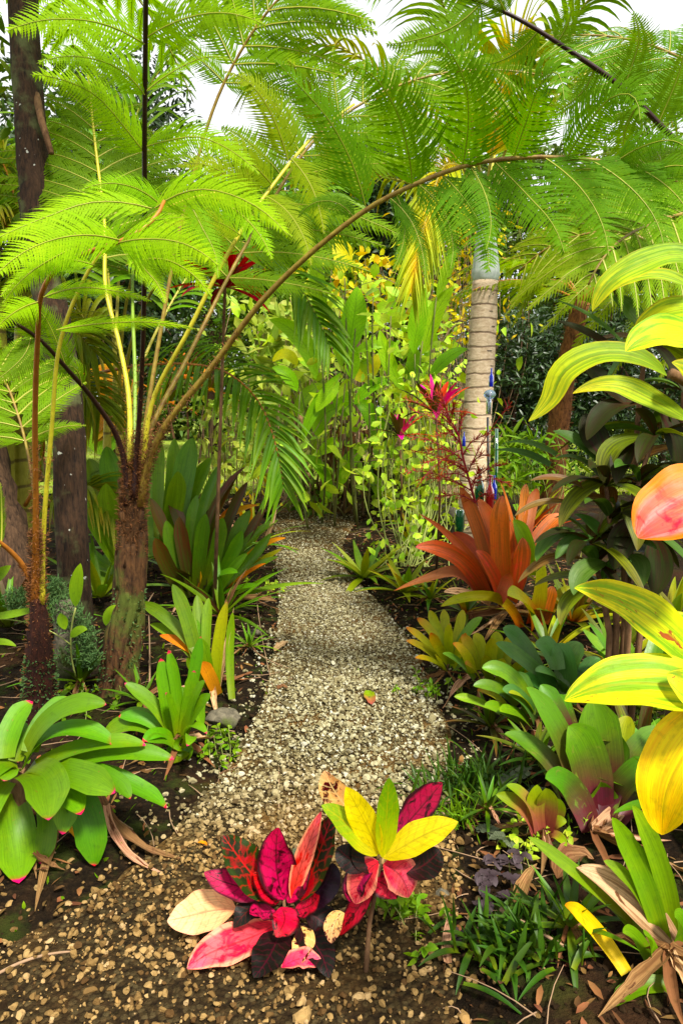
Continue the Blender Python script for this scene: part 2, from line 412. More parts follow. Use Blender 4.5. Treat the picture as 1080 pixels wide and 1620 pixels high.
def G(r, g, b, k=.62):
    c = vivid(lin(r, g, b, k), 1.12)
    if c[1] > c[0] and c[1] > c[2]: c = (c[0] + .20 * (c[1] - c[0]), c[1] * .96, c[2] * .9, 1)
    return c
M = {}
def LM(k, name, stops, **kw): M[k] = leaf_mat(name, stops, **kw)
PINK = G(225, 40, 90, .8)
LM('brom', 'green bromeliad leaf', [(0, G(120, 165, 40)), (.3, G(86, 162, 14)), (.87, G(96, 174, 22)), (.915, G(140, 150, 50)), (.945, PINK)], rough=.33, tr=.25, tipnoise=.05, spec=.26, blotch=(G(150, 136, 60), 5.0, .70, .72), edge=(G(120, 170, 40), 1.0))
LM('brom2', 'bright green bromeliad leaf', [(0, G(150, 185, 40)), (.35, G(100, 178, 20)), (.92, G(88, 176, 22)), (.96, PINK)], rough=.36, tr=.28, tipnoise=.04, spec=.38)
LM('strapg', 'dark green strap leaf', [(0, G(110, 125, 40)), (.3, G(76, 142, 24)), (1, G(96, 172, 34))], rough=.3, tr=.22, stripe=(G(120, 170, 50), 14, .4), spec=.38)
LM('strapr', 'bronze red strap leaf', [(0, G(70, 60, 25)), (.35, G(88, 66, 22)), (.7, G(110, 58, 24)), (1, G(118, 74, 32))], rough=.32, tr=.2, stripe=(G(70, 100, 28), 12, .7), spec=.38)
LM('straplime', 'lime strap leaf', [(0, G(130, 160, 40)), (.4, G(112, 178, 34)), (1, G(128, 190, 44))], rough=.34, tr=.3, stripe=(G(86, 150, 26), 12, .5), spec=.38, blotch=(G(150, 140, 60), 5.0, .70, .73))
LM('orange', 'orange bromeliad leaf', [(0, G(120, 60, 20, .8)), (.25, G(192, 92, 16, .85)), (.7, G(214, 112, 30, .85)), (.9, G(222, 130, 80, .85)), (1, G(220, 110, 96, .85))], rough=.4, tr=.25, stripe=(G(150, 96, 20), 9, .6), trcol=(1.25, 1.1, .6, 1), spec=.38)
LM('pinkor', 'pink bromeliad leaf', [(0, G(190, 70, 66)), (.4, G(216, 130, 96)), (.8, G(206, 110, 66)), (1, G(180, 76, 44))], rough=.4, tr=.25, trcol=(1.3, 1.0, .7, 1))
LM('yellgr', 'yellow green bromeliad leaf', [(0, G(190, 100, 24)), (.3, G(186, 176, 30)), (.7, G(160, 182, 34)), (1, G(176, 190, 60))], rough=.38, tr=.28)
LM('yellor', 'yellow orange small bromeliad leaf', [(0, G(150, 170, 40)), (.4, G(178, 186, 40)), (.75, G(206, 172, 44)), (1, G(204, 110, 44))], rough=.4, tr=.28)
LM('ylgrn', 'yellow green small bromeliad leaf', [(0, G(120, 150, 36)), (.5, G(166, 186, 40)), (.9, G(180, 184, 50)), (1, G(190, 150, 80))], rough=.4, tr=.28)
LM('blueg', 'blue green bromeliad leaf', [(0, G(70, 120, 50)), (.5, G(66, 140, 62)), (1, G(84, 156, 76))], rough=.3, tr=.15, spec=.38)
LM('vase', 'green vase leaf with maroon base', [(0, G(96, 22, 30)), (.18, G(112, 44, 50)), (.42, G(96, 112, 44)), (.6, G(80, 150, 30)), (1, G(88, 164, 40))], rough=.34, tr=.22, spec=.38, blotch=(G(120, 150, 60), 4.0, .62, .70))
LM('pinkbase', 'green leaf with pink base', [(0, G(190, 80, 90)), (.4, G(190, 130, 80)), (.65, G(150, 176, 40)), (1, G(140, 186, 40))], rough=.4, tr=.25)
LM('grass', 'dark tuft blade', [(0, G(120, 150, 50)), (.3, G(50, 98, 30)), (1, G(60, 112, 40))], rough=.3, tr=.15, perisland=True)
LM('lawngrass', 'lawn blade', [(0, G(110, 150, 30)), (1, G(160, 190, 60))], rough=.5, tr=.3, perisland=True)
LM('weed', 'small weed leaf', [(0, G(90, 150, 30)), (1, G(130, 190, 50))], rough=.5, tr=.3, perisland=True)
LM('fern', 'tree fern pinnule', [(0, G(112, 180, 10)), (1, G(132, 198, 18))], rough=.5, tr=.5, bump=.05, var=.2, hue=.025, spec=.12)
LM('fernnear', 'bright tree fern pinnule', [(0, G(130, 205, 10, .75)), (1, G(150, 215, 20, .75))], rough=.5, tr=.5, bump=.05, var=.12, spec=.12)
LM('fernyel', 'yellow green fern pinnule', [(0, G(140, 196, 24)), (1, G(160, 205, 40))], rough=.5, tr=.5, bump=.05, hue=.05, spec=.12)
LM('palm', 'palm leaflet', [(0, G(84, 150, 30, .7)), (1, G(116, 178, 40, .7))], rough=.34, tr=.3, perisland=True)
LM('palmyel', 'yellowing palm leaflet', [(0, G(150, 160, 20)), (.6, G(136, 168, 30)), (1, G(170, 150, 50))], rough=.4, tr=.35, perisland=True)
LM('palmdead', 'yellow palm leaflet', [(0, G(226, 190, 20, .9)), (.35, G(206, 206, 30, .85)), (1, G(140, 190, 34, .75))], rough=.45, tr=.4, perisland=True)
TIK = dict(rough=.36, tr=.3, bump=.3)
LM('tiyel', 'yellow ti leaf with green stripes', [(0, G(170, 210, 20, .8)), (.5, G(218, 226, 14, .85)), (1, G(240, 226, 14, .85))], stripe=(G(112, 184, 20, .7), 6, .95), edge=(G(170, 110, 40, .8), 1.02), vein=(G(190, 190, 30), .35, 1.5), blotch=(G(176, 96, 50), 3.4, .63, .66), **TIK)
LM('tigold', 'golden ti leaf', [(0, G(240, 220, 10, .9)), (1, G(252, 216, 4, .9))], stripe=(G(250, 200, 10, .9), 8, .8), vein=(G(210, 190, 30), .3, 1.5), **TIK)
LM('tigreen', 'lime ti leaf', [(0, G(130, 190, 20, .8)), (.5, G(180, 214, 20, .8)), (1, G(226, 214, 24, .85))], stripe=(G(110, 176, 20, .7), 10, .9), edge=(G(226, 150, 20, .8), .9), vein=(G(120, 150, 30), .35, 1.5), **TIK)
LM('tipink', 'pink and orange ti leaf', [(0, G(240, 180, 20, .85)), (.45, G(236, 120, 90, .85)), (.8, G(232, 100, 90, .85)), (1, G(238, 120, 30, .85))], stripe=(G(244, 150, 140, .85), 7, .9), edge=(G(240, 140, 10, .85), .6), blotch=(G(226, 40, 50, .85), 2.0, .52, .62), **TIK)
LM('tidark', 'maroon ti leaf', [(0, G(74, 30, 24)), (.4, G(46, 42, 18)), (1, G(58, 52, 24))], rough=.42, tr=.14, stripe=(G(40, 60, 16), 10, .8), spec=.12)
LM('tiolive', 'olive ti leaf', [(0, G(90, 116, 34)), (.5, G(118, 142, 40)), (1, G(140, 126, 60))], rough=.32, tr=.22, stripe=(G(76, 90, 30), 12, .8))
LM('tibrown', 'brown bronze ti leaf', [(0, G(90, 64, 24)), (.6, G(126, 84, 34)), (1, G(120, 96, 60))], rough=.35, tr=.2, stripe=(G(150, 130, 70), 12, .6))
LM('tigrey', 'dark green ti leaf', [(0, G(56, 104, 34)), (1, G(70, 126, 44))], rough=.38, tr=.18, stripe=(G(90, 130, 66), 12, .6), edge=(G(60, 40, 40), 1.0))
CR = dict(rough=.34, tr=.16, bump=.3, trcol=(1.2, .9, .8, 1))
RED, BLK, DGR = G(200, 6, 58, .75), (.012, .008, .008, 1), G(34, 62, 16)
LM('crred', 'crimson croton leaf', [(0, G(205, 14, 80, .75)), (1, RED)], edge=(G(60, 8, 14), .7), vein=(G(90, 4, 18), .45, 9), blotch=(G(64, 6, 12), 3.0, .52, .64), **CR)
LM('crmix', 'green and red croton leaf', [(0, RED), (.4, G(170, 20, 34)), (1, G(60, 30, 20))], edge=(DGR, .5), vein=(G(190, 30, 40, .7), .5, 9), blotch=(G(30, 40, 14), 2.6, .44, .56), **CR)
LM('crmag', 'magenta croton leaf', [(0, G(224, 30, 90, .8)), (1, G(180, 14, 60, .8))], edge=(G(110, 6, 40), .7), vein=(G(80, 4, 20), .5, 9), blotch=(G(70, 8, 24), 3.4, .56, .66), **CR)
LM('crdark', 'blackish croton leaf', [(0, G(60, 12, 16)), (.3, G(26, 20, 14)), (1, G(20, 24, 16))], vein=(G(90, 14, 24), .5, 9), **CR)
LM('crpur', 'dark purple croton leaf', [(0, G(50, 16, 30)), (1, G(44, 34, 48))], vein=(G(70, 40, 60), .4, 9), **CR)
LM('crcream', 'cream pink croton leaf', [(0, G(240, 170, 120, .95)), (.5, G(248, 208, 150, .95)), (1, G(250, 206, 170, .95))], edge=(G(240, 130, 120, .95), .9), vein=(G(226, 150, 110, .9), .5, 9), **CR)
LM('crpink', 'pink and red croton leaf', [(0, G(230, 30, 60, .85)), (.6, G(232, 96, 96, .9)), (1, G(226, 90, 100, .9))], edge=(G(244, 150, 120, .95), .65), vein=(G(120, 10, 30), .35, 9), blotch=(G(214, 20, 60, .85), 3, .52, .64), **CR)
LM('cryel', 'yellow croton leaf', [(0, G(226, 216, 6, .95)), (1, G(246, 232, 8, .95))], vein=(G(206, 190, 14, .8), .4, 9), rough=.36, tr=.25, bump=.3)
LM('crlime', 'lime croton leaf', [(0, G(230, 220, 10, .9)), (.35, G(160, 205, 14, .85)), (1, G(120, 190, 20, .8))], vein=(G(206, 210, 40, .8), .5, 9), rough=.36, tr=.25, bump=.3)
LM('crpeach', 'peach croton leaf with dark blotches', [(0, G(246, 200, 120, .95)), (1, G(240, 160, 120, .95))], blotch=(G(90, 10, 24), 3.0, .5, .58), edge=(G(60, 84, 20), .95), vein=(G(250, 210, 150, .9), .6, 9), rough=.36, tr=.2, bump=.3)
LM('dead', 'dry brown leaf', [(0, G(150, 110, 70)), (1, G(190, 150, 104))], rough=.75, tr=.12, stripe=(G(110, 72, 42), 12, .8), bump=.5, blotch=(G(100, 64, 40), 3, .6, .7), hue=.02)
LM('deadlight', 'pale dry leaf', [(0, G(214, 170, 130, .9)), (1, G(226, 186, 150, .9))], rough=.7, tr=.15, stripe=(G(150, 104, 66), 10, .7), bump=.5, blotch=(G(128, 84, 54), 2.4, .58, .66))
LM('gold', 'dying orange leaf', [(0, G(180, 130, 30)), (.5, G(232, 160, 24, .85)), (1, G(220, 130, 40, .85))], rough=.5, tr=.3)
LM('ydead', 'yellow strap leaf', [(0, G(214, 180, 20, .9)), (.7, G(232, 184, 8, .9)), (1, G(200, 130, 20, .8))], rough=.42, tr=.25)
LM('canna', 'canna leaf', [(0, G(120, 196, 50, .85)), (1, G(140, 214, 60, .85))], rough=.36, tr=.38, vein=(G(90, 160, 40), .35, 16))
LM('cannay', 'yellow canna leaf', [(0, G(214, 216, 20, .9)), (1, G(244, 232, 16, .95))], rough=.4, tr=.35)
LM('vine', 'heart vine leaf', [(0, G(150, 206, 60, .9)), (1, G(190, 226, 100, .95))], rough=.42, tr=.36, perisland=True, var=.3, hue=.05)
LM('pale', 'pale background leaf', [(0, G(150, 190, 70, .7)), (1, G(186, 208, 110, .7))], rough=.4, tr=.34, perisland=True, var=.25, hue=.06)
LM('dkshrub', 'dark shrub leaf', [(0, G(38, 76, 34)), (1, G(56, 96, 46))], rough=.32, tr=.15, perisland=True, var=.35, spec=.6)
LM('shrub', 'mid green shrub leaf', [(0, G(90, 140, 40)), (1, G(120, 168, 60))], rough=.42, tr=.3, perisland=True, var=.3, hue=.06)
LM('treeleaf', 'far tree leaf', [(0, G(84, 120, 50)), (1, G(110, 146, 70))], rough=.5, tr=.28, perisland=True, var=.3, hue=.05)
LM('yelleaf', 'yellow shrub leaf', [(0, G(196, 190, 40, .8)), (1, G(226, 206, 50, .85))], rough=.45, tr=.3, perisland=True, var=.25, hue=.08)
LM('redti', 'red ti leaf', [(0, G(200, 14, 30, .8)), (1, G(236, 24, 50, .95))], rough=.4, tr=.35, stripe=(G(150, 10, 24), 8, .5))
LM('magti', 'magenta ti leaf', [(0, G(190, 70, 120, .8)), (.4, G(220, 20, 130, .9)), (1, G(226, 30, 140, .9))], rough=.38, tr=.3)
LM('purp', 'purple ground cover leaf', [(0, lin(60, 44, 46, .6)), (1, lin(100, 84, 86, .6))], rough=.4, tr=.15, perisland=True, var=.3, hue=.1)
LM('silver', 'silvery veined leaf', [(0, G(96, 110, 84)), (1, G(124, 138, 112))], rough=.4, tr=.15, vein=(G(54, 76, 44), .85, 8), bump=.6)
LM('moss', 'spike moss tuft', [(0, G(60, 110, 60)), (1, G(110, 160, 100))], rough=.6, tr=.2, perisland=True)
LM('bract', 'red flower bract', [(0, G(150, 30, 36, .75)), (.45, G(176, 44, 44, .75)), (1, G(206, 130, 56, .75))], rough=.5, tr=.2, perisland=True, var=.3)
LM('litter', 'ground litter leaf', [(0, G(120, 84, 50)), (1, G(150, 110, 70))], rough=.85, tr=.05, perisland=True, var=.45, hue=.05)
M['fernbark'] = bark_mat('hairy tree fern trunk', lin(24, 14, 8), lin(104, 70, 38), moss=lin(74, 84, 26), mosslo=.47, scale=(16, 16, 5))
M['darkfern'] = bark_mat('dark hairy fern trunk', lin(18, 9, 6), lin(70, 34, 20), scale=(18, 18, 8))
M['oldbark'] = bark_mat('old grey brown trunk', lin(14, 10, 7), lin(72, 50, 32), moss=lin(84, 88, 52), mosslo=.53, scale=(22, 22, 5), lichen=True)
M['palmbark'] = bark_mat('ringed palm trunk', lin(178, 150, 118), lin(226, 204, 172), rings=7.5, scale=(6, 6, 12), bump=.35, rough=.75)
M['crownshaft'] = bark_mat('grey green crownshaft', lin(160, 176, 160), lin(206, 214, 204), scale=(8, 8, 1.2), bump=.15, rough=.5)
M['areca'] = bark_mat('yellow green palm cane', lin(140, 140, 40), lin(190, 180, 70), rings=5, scale=(6, 6, 3), bump=.2, rough=.5)
M['brownwood'] = bark_mat('brown stem', lin(70, 48, 30), lin(140, 104, 70), scale=(12, 12, 3), bump=.5)
M['treebark'] = bark_mat('tree bark', lin(26, 18, 13), lin(100, 74, 52), scale=(18, 18, 4))
M['fernmid'] = bark_mat('orange brown fern trunk', lin(60, 34, 18), lin(150, 96, 50), scale=(14, 14, 5))
M['stipedark'] = plain('dark purple fern stipe', lin(46, 20, 14), .45)
M['stipebrown'] = plain('brown green fern stipe', lin(120, 84, 26), .5, c2=lin(150, 130, 40))
M['stipeyel'] = plain('yellow green fern stipe', lin(190, 180, 40), .45)
M['stipegr'] = plain('green fern stipe', lin(120, 150, 40), .45)
M['stipeor'] = plain('orange brown fern stipe', lin(170, 104, 30), .5)
M['rib'] = plain('fern costa', lin(150, 150, 40), .5)
M['palmrib'] = plain('palm rachis', lin(170, 160, 50), .5)
M['hair'] = plain('golden fern scale hair', lin(120, 74, 34), .8, var=.5)
M['twig'] = plain('dry twig', lin(150, 120, 90), .85)
M['palestem'] = plain('pale green stem', lin(150, 160, 80), .6)
M['cannastem'] = plain('canna stem', lin(84, 104, 36), .6, c2=lin(120, 110, 60), scale=6)
M['redstalk'] = plain('red flower stalk', lin(140, 24, 36), .5)
M['wire'] = plain('thin dark wire', lin(40, 30, 26), .5)
M['iron'] = plain('dark iron stake', lin(26, 24, 26), .5)
M['blueglass'] = glass('cobalt blue glass', lin(20, 40, 190))
M['clearglass'] = glass('pale blue glass', lin(180, 205, 245), tr=.8)
M['greenglass'] = glass('green bottle glass', lin(14, 90, 50))
M['redglass'] = glass('red glass', lin(170, 14, 24))
M['rock'] = bark_mat('mossy grey rock', lin(60, 56, 46), lin(116, 108, 88), moss=lin(70, 80, 30), mosslo=.55, scale=(12, 12, 12), bump=.6)
def soil():
    s = NT('dark garden soil'); tc = s.n('TexCoord').outputs['Object']
    n1 = s.noise(2.2, 6, tc); n2 = s.noise(40, 5, tc, rough=.7); n3 = s.noise(7, 4, tc)
    c = s.ramp(n2, [(.3, lin(14, 10, 6)), (.55, lin(34, 25, 14)), (.8, lin(74, 55, 32))])
    c = s.mix(s.math('MULTIPLY', s.step(n3, .5, .66), .7), c, lin(52, 62, 18))
    c = s.mix(s.math('MULTIPLY', s.step(n1, .5, .7), .5), c, lin(70, 44, 24))
    b = s.n('Bump', i_Strength=1.0, i_Distance=.03, i_Height=n2)
    p = s.n('BsdfPrincipled', i_Base_Color=c, i_Roughness=.95, i_Normal=b.outputs[0]); p.inputs['Specular IOR Level'].default_value = .08
    return s.out(p.outputs[0])
def lawn():
    s = NT('lawn'); tc = s.n('TexCoord').outputs['Object']
    n1 = s.noise(1.2, 5, tc); n2 = s.noise(60, 4, tc)
    c = s.ramp(n2, [(.3, lin(96, 130, 26, .8)), (.7, lin(186, 204, 80, .8))])
    c = s.mix(s.step(n1, .5, .7), c, lin(150, 140, 80, .7))
    b = s.n('Bump', i_Strength=1.0, i_Distance=.03, i_Height=n2)
    p = s.n('BsdfPrincipled', i_Base_Color=c, i_Roughness=.95, i_Normal=b.outputs[0]); p.inputs['Specular IOR Level'].default_value = .08
    return s.out(p.outputs[0])
def gravelbed():
    s = NT('gravel bed'); tc = s.n('TexCoord').outputs['Object']
    v = s.n('TexVoronoi', i_Scale=62.0, i_Vector=tc); n = s.noise(3, 5, tc); n2 = s.noise(90, 3, tc)
    c = s.ramp(s.n('SeparateColor', i_0=v.outputs['Color']).outputs[0], [(0, lin(44, 34, 18)), (.5, lin(82, 68, 38)), (1, lin(124, 108, 70))])
    c = s.mix(s.step(v.outputs['Distance'], .45, .8), c, lin(34, 26, 14))
    c = s.mix(s.math('MULTIPLY', s.step(n, .45, .65), .6), c, lin(110, 78, 34))
    c = s.mix(s.math('MULTIPLY', s.step(n2, .5, .7), .5), c, lin(50, 40, 20))
    yb = s.n('SeparateXYZ', i_0=tc).outputs[1]; dirt = s.ramp(s.noise(40, 5, tc, rough=.7), [(.3, lin(15, 11, 6)), (.55, lin(40, 29, 16)), (.8, lin(86, 64, 36))])
    near = s.math('SUBTRACT', 1.0, s.step(s.math('ADD', yb, s.math('MULTIPLY', s.math('SUBTRACT', n, .5), 1.6)), 1.75, 2.5))
    c = s.mix(s.math('MULTIPLY', near, .72), c, dirt)
    b = s.n('Bump', i_Strength=.8, i_Distance=.012, i_Height=s.math('ADD', s.math('SUBTRACT', 1.0, v.outputs['Distance']), s.math('MULTIPLY', n2, 1.5)))
    p = s.n('BsdfPrincipled', i_Base_Color=c, i_Roughness=.95, i_Normal=b.outputs[0]); p.inputs['Specular IOR Level'].default_value = .08
    return s.out(p.outputs[0])
def stones():
    s = NT('gravel stones'); g = s.n('NewGeometry'); r = g.outputs['Random Per Island']; tc = s.n('TexCoord').outputs['Object']
    c = s.ramp(r, [(0, lin(78, 70, 46)), (.25, lin(120, 110, 76)), (.55, lin(146, 138, 102)), (.85, lin(168, 162, 128)), (.96, lin(196, 192, 168)), (1, lin(104, 98, 80))])
    n = s.noise(120, 4, tc); big = s.noise(1.1, 3, tc)
    y = s.n('SeparateXYZ', i_0=tc).outputs[1]
    och = s.math('SUBTRACT', 1.0, s.step(s.math('ADD', y, s.math('MULTIPLY', s.math('SUBTRACT', big, .5), 1.8)), 1.95, 2.75))   # the wet ochre gravel at the near end
    c = s.mix(s.math('MULTIPLY', och, .75), c, s.mix(r, lin(74, 44, 10), lin(160, 118, 50)))
    c = s.mix(s.math('MULTIPLY', s.step(n, .5, .75), .35), c, lin(80, 60, 34))
    b = s.n('Bump', i_Strength=.5, i_Distance=.004, i_Height=n)
    p = s.n('BsdfPrincipled', i_Base_Color=c, i_Roughness=.85, i_Normal=b.outputs[0]); p.inputs['Specular IOR Level'].default_value = .15
    return s.out(p.outputs[0])
M['crumb'] = plain('soil crumbs', lin(40, 29, 17), .95, var=.6, spec=.05); M['soil'] = soil(); M['lawn'] = lawn(); M['bed'] = gravelbed(); M['stones'] = stones()
# ------------------------------------------------------------------ the setting: soil, gravel path, lawn
ROWS = [(806, 446, 585), (812, 436, 578), (830, 432, 560), (860, 434, 542), (900, 438, 544), (940, 442, 584), (980, 440, 622), (1020, 434, 648),
        (1060, 428, 668), (1100, 424, 682), (1150, 396, 705), (1200, 366, 712), (1250, 335, 712), (1300, 290, 716), (1350, 250, 722),
        (1400, 180, 726), (1450, 90, 726), (1500, 0, 724), (1560, -120, 724), (1620, -220, 720), (1800, -420, 720)]
_r = [(gnd(l, y), gnd(r, y)) for y, l, r in ROWS][::-1]
PY = np.array([a[1] for a, b in _r]); PL = np.array([a[0] for a, b in _r]); PR = np.array([b[0] for a, b in _r])
pl = lambda y: np.interp(y, PY, PL); pr = lambda y: np.interp(y, PY, PR)
def wob(x, y): return (np.sin(x * 3.1 + 1.3 * np.sin(y * 1.7)) * np.sin(y * 2.3 + .7 * np.sin(x * 2.9)) * .5 + np.sin(x * 9.7 + y * 4.1) * np.sin(y * 8.3 - x * 3.3) * .25)
def gz(x, y):
    x = np.asarray(x, float); y = np.asarray(y, float)
    d = np.maximum(pl(y) - x, x - pr(y)); d = np.where(y > 10.3, np.maximum(d, y - 10.3), d)
    s = np.clip((d + .03) / .35, 0, 1); s = s * s * (3 - 2 * s)
    return -.012 + s * (.05 + .025 * wob(x, y))
def onG(px, py):
    p = gnd(px, py, .03); p[2] = float(gz(p[0], p[1])); return p
xs = np.concatenate([np.linspace(-160, -7, 18), np.linspace(-6, 6, 260), np.linspace(7, 160, 18)])
ys = np.concatenate([[-12, -5], np.linspace(-1, 12, 280), np.linspace(12.5, 40, 40), np.geomspace(45, 500, 14)])
X, Y = np.meshgrid(xs, ys); Z = gz(X, Y)
mb = MB(); mb.add(np.stack([X, Y, Z], -1).reshape(-1, 3), None, [grid_faces(len(ys), len(xs))])
tag(mb.build('ground', M['soil']), kind='structure')
yy = np.linspace(.6, 10.4, 160); k = 14; f = np.linspace(0, 1, k)
L_ = pl(yy) + .05 * wob(yy * 2, yy * 3); R_ = pr(yy) + .05 * wob(yy * 2.4 + 5, yy * 3)
X = L_[:, None] * (1 - f) + R_[:, None] * f; Y = np.repeat(yy[:, None], k, 1)
mb = MB(); mb.add(np.stack([X, Y, .004 + .004 * wob(X * 2, Y * 2)], -1).reshape(-1, 3), None, [grid_faces(160, k)])
tag(mb.build('gravel_path', M['bed']), kind='structure')
xs = np.linspace(-45, 45, 90); ys = np.concatenate([np.linspace(0, 1, 40)])
X, Yf = np.meshgrid(xs, ys); Y = 11.3 + .5 * np.sin(X * 1.3) + .3 * np.sin(X * 3.1) + Yf * 50
mb = MB(); mb.add(np.stack([X, Y, .055 + .02 * wob(X, Y)], -1).reshape(-1, 3), None, [grid_faces(40, 90)])
tag(mb.build('lawn', M['lawn']), kind='structure')

# gravel: single stones
def ico(sub):
    t = (1 + 5 ** .5) / 2
    v = [(-1, t, 0), (1, t, 0), (-1, -t, 0), (1, -t, 0), (0, -1, t), (0, 1, t), (0, -1, -t), (0, 1, -t), (t, 0, -1), (t, 0, 1), (-t, 0, -1), (-t, 0, 1)]
    f = [(0, 11, 5), (0, 5, 1), (0, 1, 7), (0, 7, 10), (0, 10, 11), (1, 5, 9), (5, 11, 4), (11, 10, 2), (10, 7, 6), (7, 1, 8), (3, 9, 4), (3, 4, 2), (3, 2, 6), (3, 6, 8), (3, 8, 9), (4, 9, 5), (2, 4, 11), (6, 2, 10), (8, 6, 7), (9, 8, 1)]
    v = [nrm(np.array(a, float)) for a in v]
    for _ in range(sub):
        c = {}; g = []
        def mid(a, b):
            key = (min(a, b), max(a, b))
            if key not in c: v.append(nrm(v[a] + v[b])); c[key] = len(v) - 1
            return c[key]
        for a, b, d in f:
            p, q, r = mid(a, b), mid(b, d), mid(d, a); g += [(a, p, r), (b, q, p), (d, r, q), (p, q, r)]
        f = g
    return np.array(v), np.array(f)
def stone_field(mb, P, R, sub):
    V0, F0 = ico(sub); n = len(P); nv = len(V0); var = []
    for i in range(8):
        q = V0.copy()
        for _ in range(9):                                   # chop facets off
            d = rdir(1)[0]; h = rng.uniform(.35, .75); e = q @ d; q = q - np.maximum(e - h, 0)[:, None] * d
        var.append(q * np.array([1, rng.uniform(.65, .95), rng.uniform(.5, .8)]) + rng.normal(0, .03, q.shape))
    var = np.array(var)[rng.integers(0, 8, n)]
    a = rng.uniform(0, 2 * pi, n); b = rng.normal(0, .35, n)
    ca, sa, cb, sb = np.cos(a), np.sin(a), np.cos(b), np.sin(b)
    x = var[..., 0] * cb[:, None] + var[..., 2] * sb[:, None]; z = -var[..., 0] * sb[:, None] + var[..., 2] * cb[:, None]; y = var[..., 1]
    W = np.stack([x * ca[:, None] - y * sa[:, None], x * sa[:, None] + y * ca[:, None], z], -1) * R[:, None, None] + P[:, None]
    mb.add(W.reshape(-1, 3), None, [(np.arange(n)[:, None, None] * nv + F0[None]).reshape(-1, 3)])
mb = MB()
def gpos(n, y0, y1, pw):
    y = y0 + (y1 - y0) * rng.random(n) ** pw; k_ = rng.random(n) < np.clip((y - 1.1 + .45 * wob(y * 3, y * 2)) / 1.0, .86, 1); y = y[k_]; n = len(y); u = rng.normal(.5, .26, n)
    u = np.where(rng.random(n) < .72, rng.random(n), u); x = pl(y) * (1 - u) + pr(y) * u
    return x, y
x, y = gpos(6800, 1.0, 3.6, .66); r = .0088 * np.exp(rng.normal(0, .32, len(x)))
stone_field(mb, np.stack([x, y, np.maximum(gz(x, y), .004) + r * .35 + rng.random(len(x)) * .008], -1), r, 1)
x, y = gpos(1300, .9, 2.6, .8); r = .0125 * np.exp(rng.normal(0, .3, len(x)))
stone_field(mb, np.stack([x, y, np.maximum(gz(x, y), .004) + r * .2], -1), r, 1)
x, y = gpos(9000, 3.5, 7.0, 1.1); r = .0092 * np.exp(rng.normal(0, .3, len(x)))
stone_field(mb, np.stack([x, y, np.maximum(gz(x, y), .004) + r * .3], -1), r, 0)
x, y = gpos(2600, 6.8, 10.3, 1.1); r = .0105 * np.exp(rng.normal(0, .3, len(x)))
stone_field(mb, np.stack([x, y, np.maximum(gz(x, y), .004) + r * .3], -1), r, 0)
y = rng.uniform(1.3, 4.5, 550); sgn = rng.random(550) < .6; x = np.where(sgn, pl(y) - np.abs(rng.normal(0, .12, 550)), pr(y) + np.abs(rng.normal(0, .1, 550))); r = .010 * np.exp(rng.normal(0, .35, 550))
stone_field(mb, np.stack([x, y, gz(x, y) + r * .25], -1), r, 1)
x, y = gpos(17000, 1.0, 5.5, .8); r = .0042 * np.exp(rng.normal(0, .3, len(x)))
stone_field(mb, np.stack([x, y, np.maximum(gz(x, y), .004) + r * .4 + rng.random(len(x)) * .004], -1), r, 0)
tag(mb.build('gravel', M['stones'], smooth=False), kind='stuff')

mb = MB(); n = 15000; x = np.where(rng.random(n) < .5, rng.uniform(-2.2, .1, n), rng.uniform(-.1, 1.9, n)); y = 1.0 + 5.5 * rng.random(n) ** 1.3
d = np.maximum(pl(y) - x, x - pr(y)); kp = (d > -.04) | (rng.random(n) < .25 * (y < 2.3)); x, y = x[kp], y[kp]; r = .007 * np.exp(rng.normal(0, .5, len(x)))
stone_field(mb, np.stack([x, y, gz(x, y) + r * .2], -1), r, 0)
tag(mb.build('soil_crumbs', M['crumb'], smooth=False), kind='stuff')
# leaf litter, twigs and moss on the beds
mb = MB(); n = 7500
x = np.where(rng.random(n) < .45, rng.uniform(-3.0, .2, n), rng.uniform(-.1, 2.2, n)); y = 1.2 + 9.5 * rng.random(n) ** 1.3
d = np.maximum(pl(y) - x, x - pr(y)); kp = (d > -.05) | (rng.random(n) < np.clip((y - 5.5) / 5, 0, .9)); x, y = x[kp], y[kp]; n = len(x)
dd = rdir(n); dd[:, 2] *= .25; nn = rdir(n) * .5 + UP
scatter(mb, np.stack([x, y, gz(x, y) + .006 + .012 * rng.random(n)], -1), dd, nn, rng.uniform(.015, .075, n), rng.uniform(.004, .022, n), .3, .1)
n = 900; x = np.where(rng.random(n) < .6, rng.uniform(-2.6, 0, n), rng.uniform(0, 2.2, n)); y = 1.3 + 8 * rng.random(n) ** 1.4
d = np.maximum(pl(y) - x, x - pr(y)); kp = d > -.02
for a, b in zip(x[kp], y[kp]):
    an = rng.uniform(0, 6.28); l = rng.uniform(.05, .3); p = np.array([a, b, gz(a, b) + .008]); e = np.array([cos(an), sin(an), rng.uniform(-.02, .12)])
    tube(mb, curve([p, p + e * l * .5 + rng.normal(0, .02, 3) * [1, 1, .3], p + e * l], 5), [.0022, .0018, .0016, .0014, .001], 4, 1, cap=False)
tag(mb.build('leaf_litter', [M['litter'], M['twig']]), kind='stuff')
mb = MB(); n = 2600; x = np.where(rng.random(n) < .55, rng.uniform(-2.2, 0, n), rng.uniform(-.1, 1.8, n)); y = 1.3 + 6.5 * rng.random(n) ** 1.3
d = np.maximum(pl(y) - x, x - pr(y)); kp = ((d > -.03) & (wob(x * 1.3 + 2, y * 1.3) > -.08)) | (rng.random(n) < .05); x, y = x[kp], y[kp]; n = len(x)
scatter(mb, np.stack([x, y, gz(x, y)], -1), rdir(n, 1.4), rdir(n, .3), rng.uniform(.01, .05, n), rng.uniform(.003, .012, n))
tag(mb.build('weeds', M['weed']), kind='stuff')
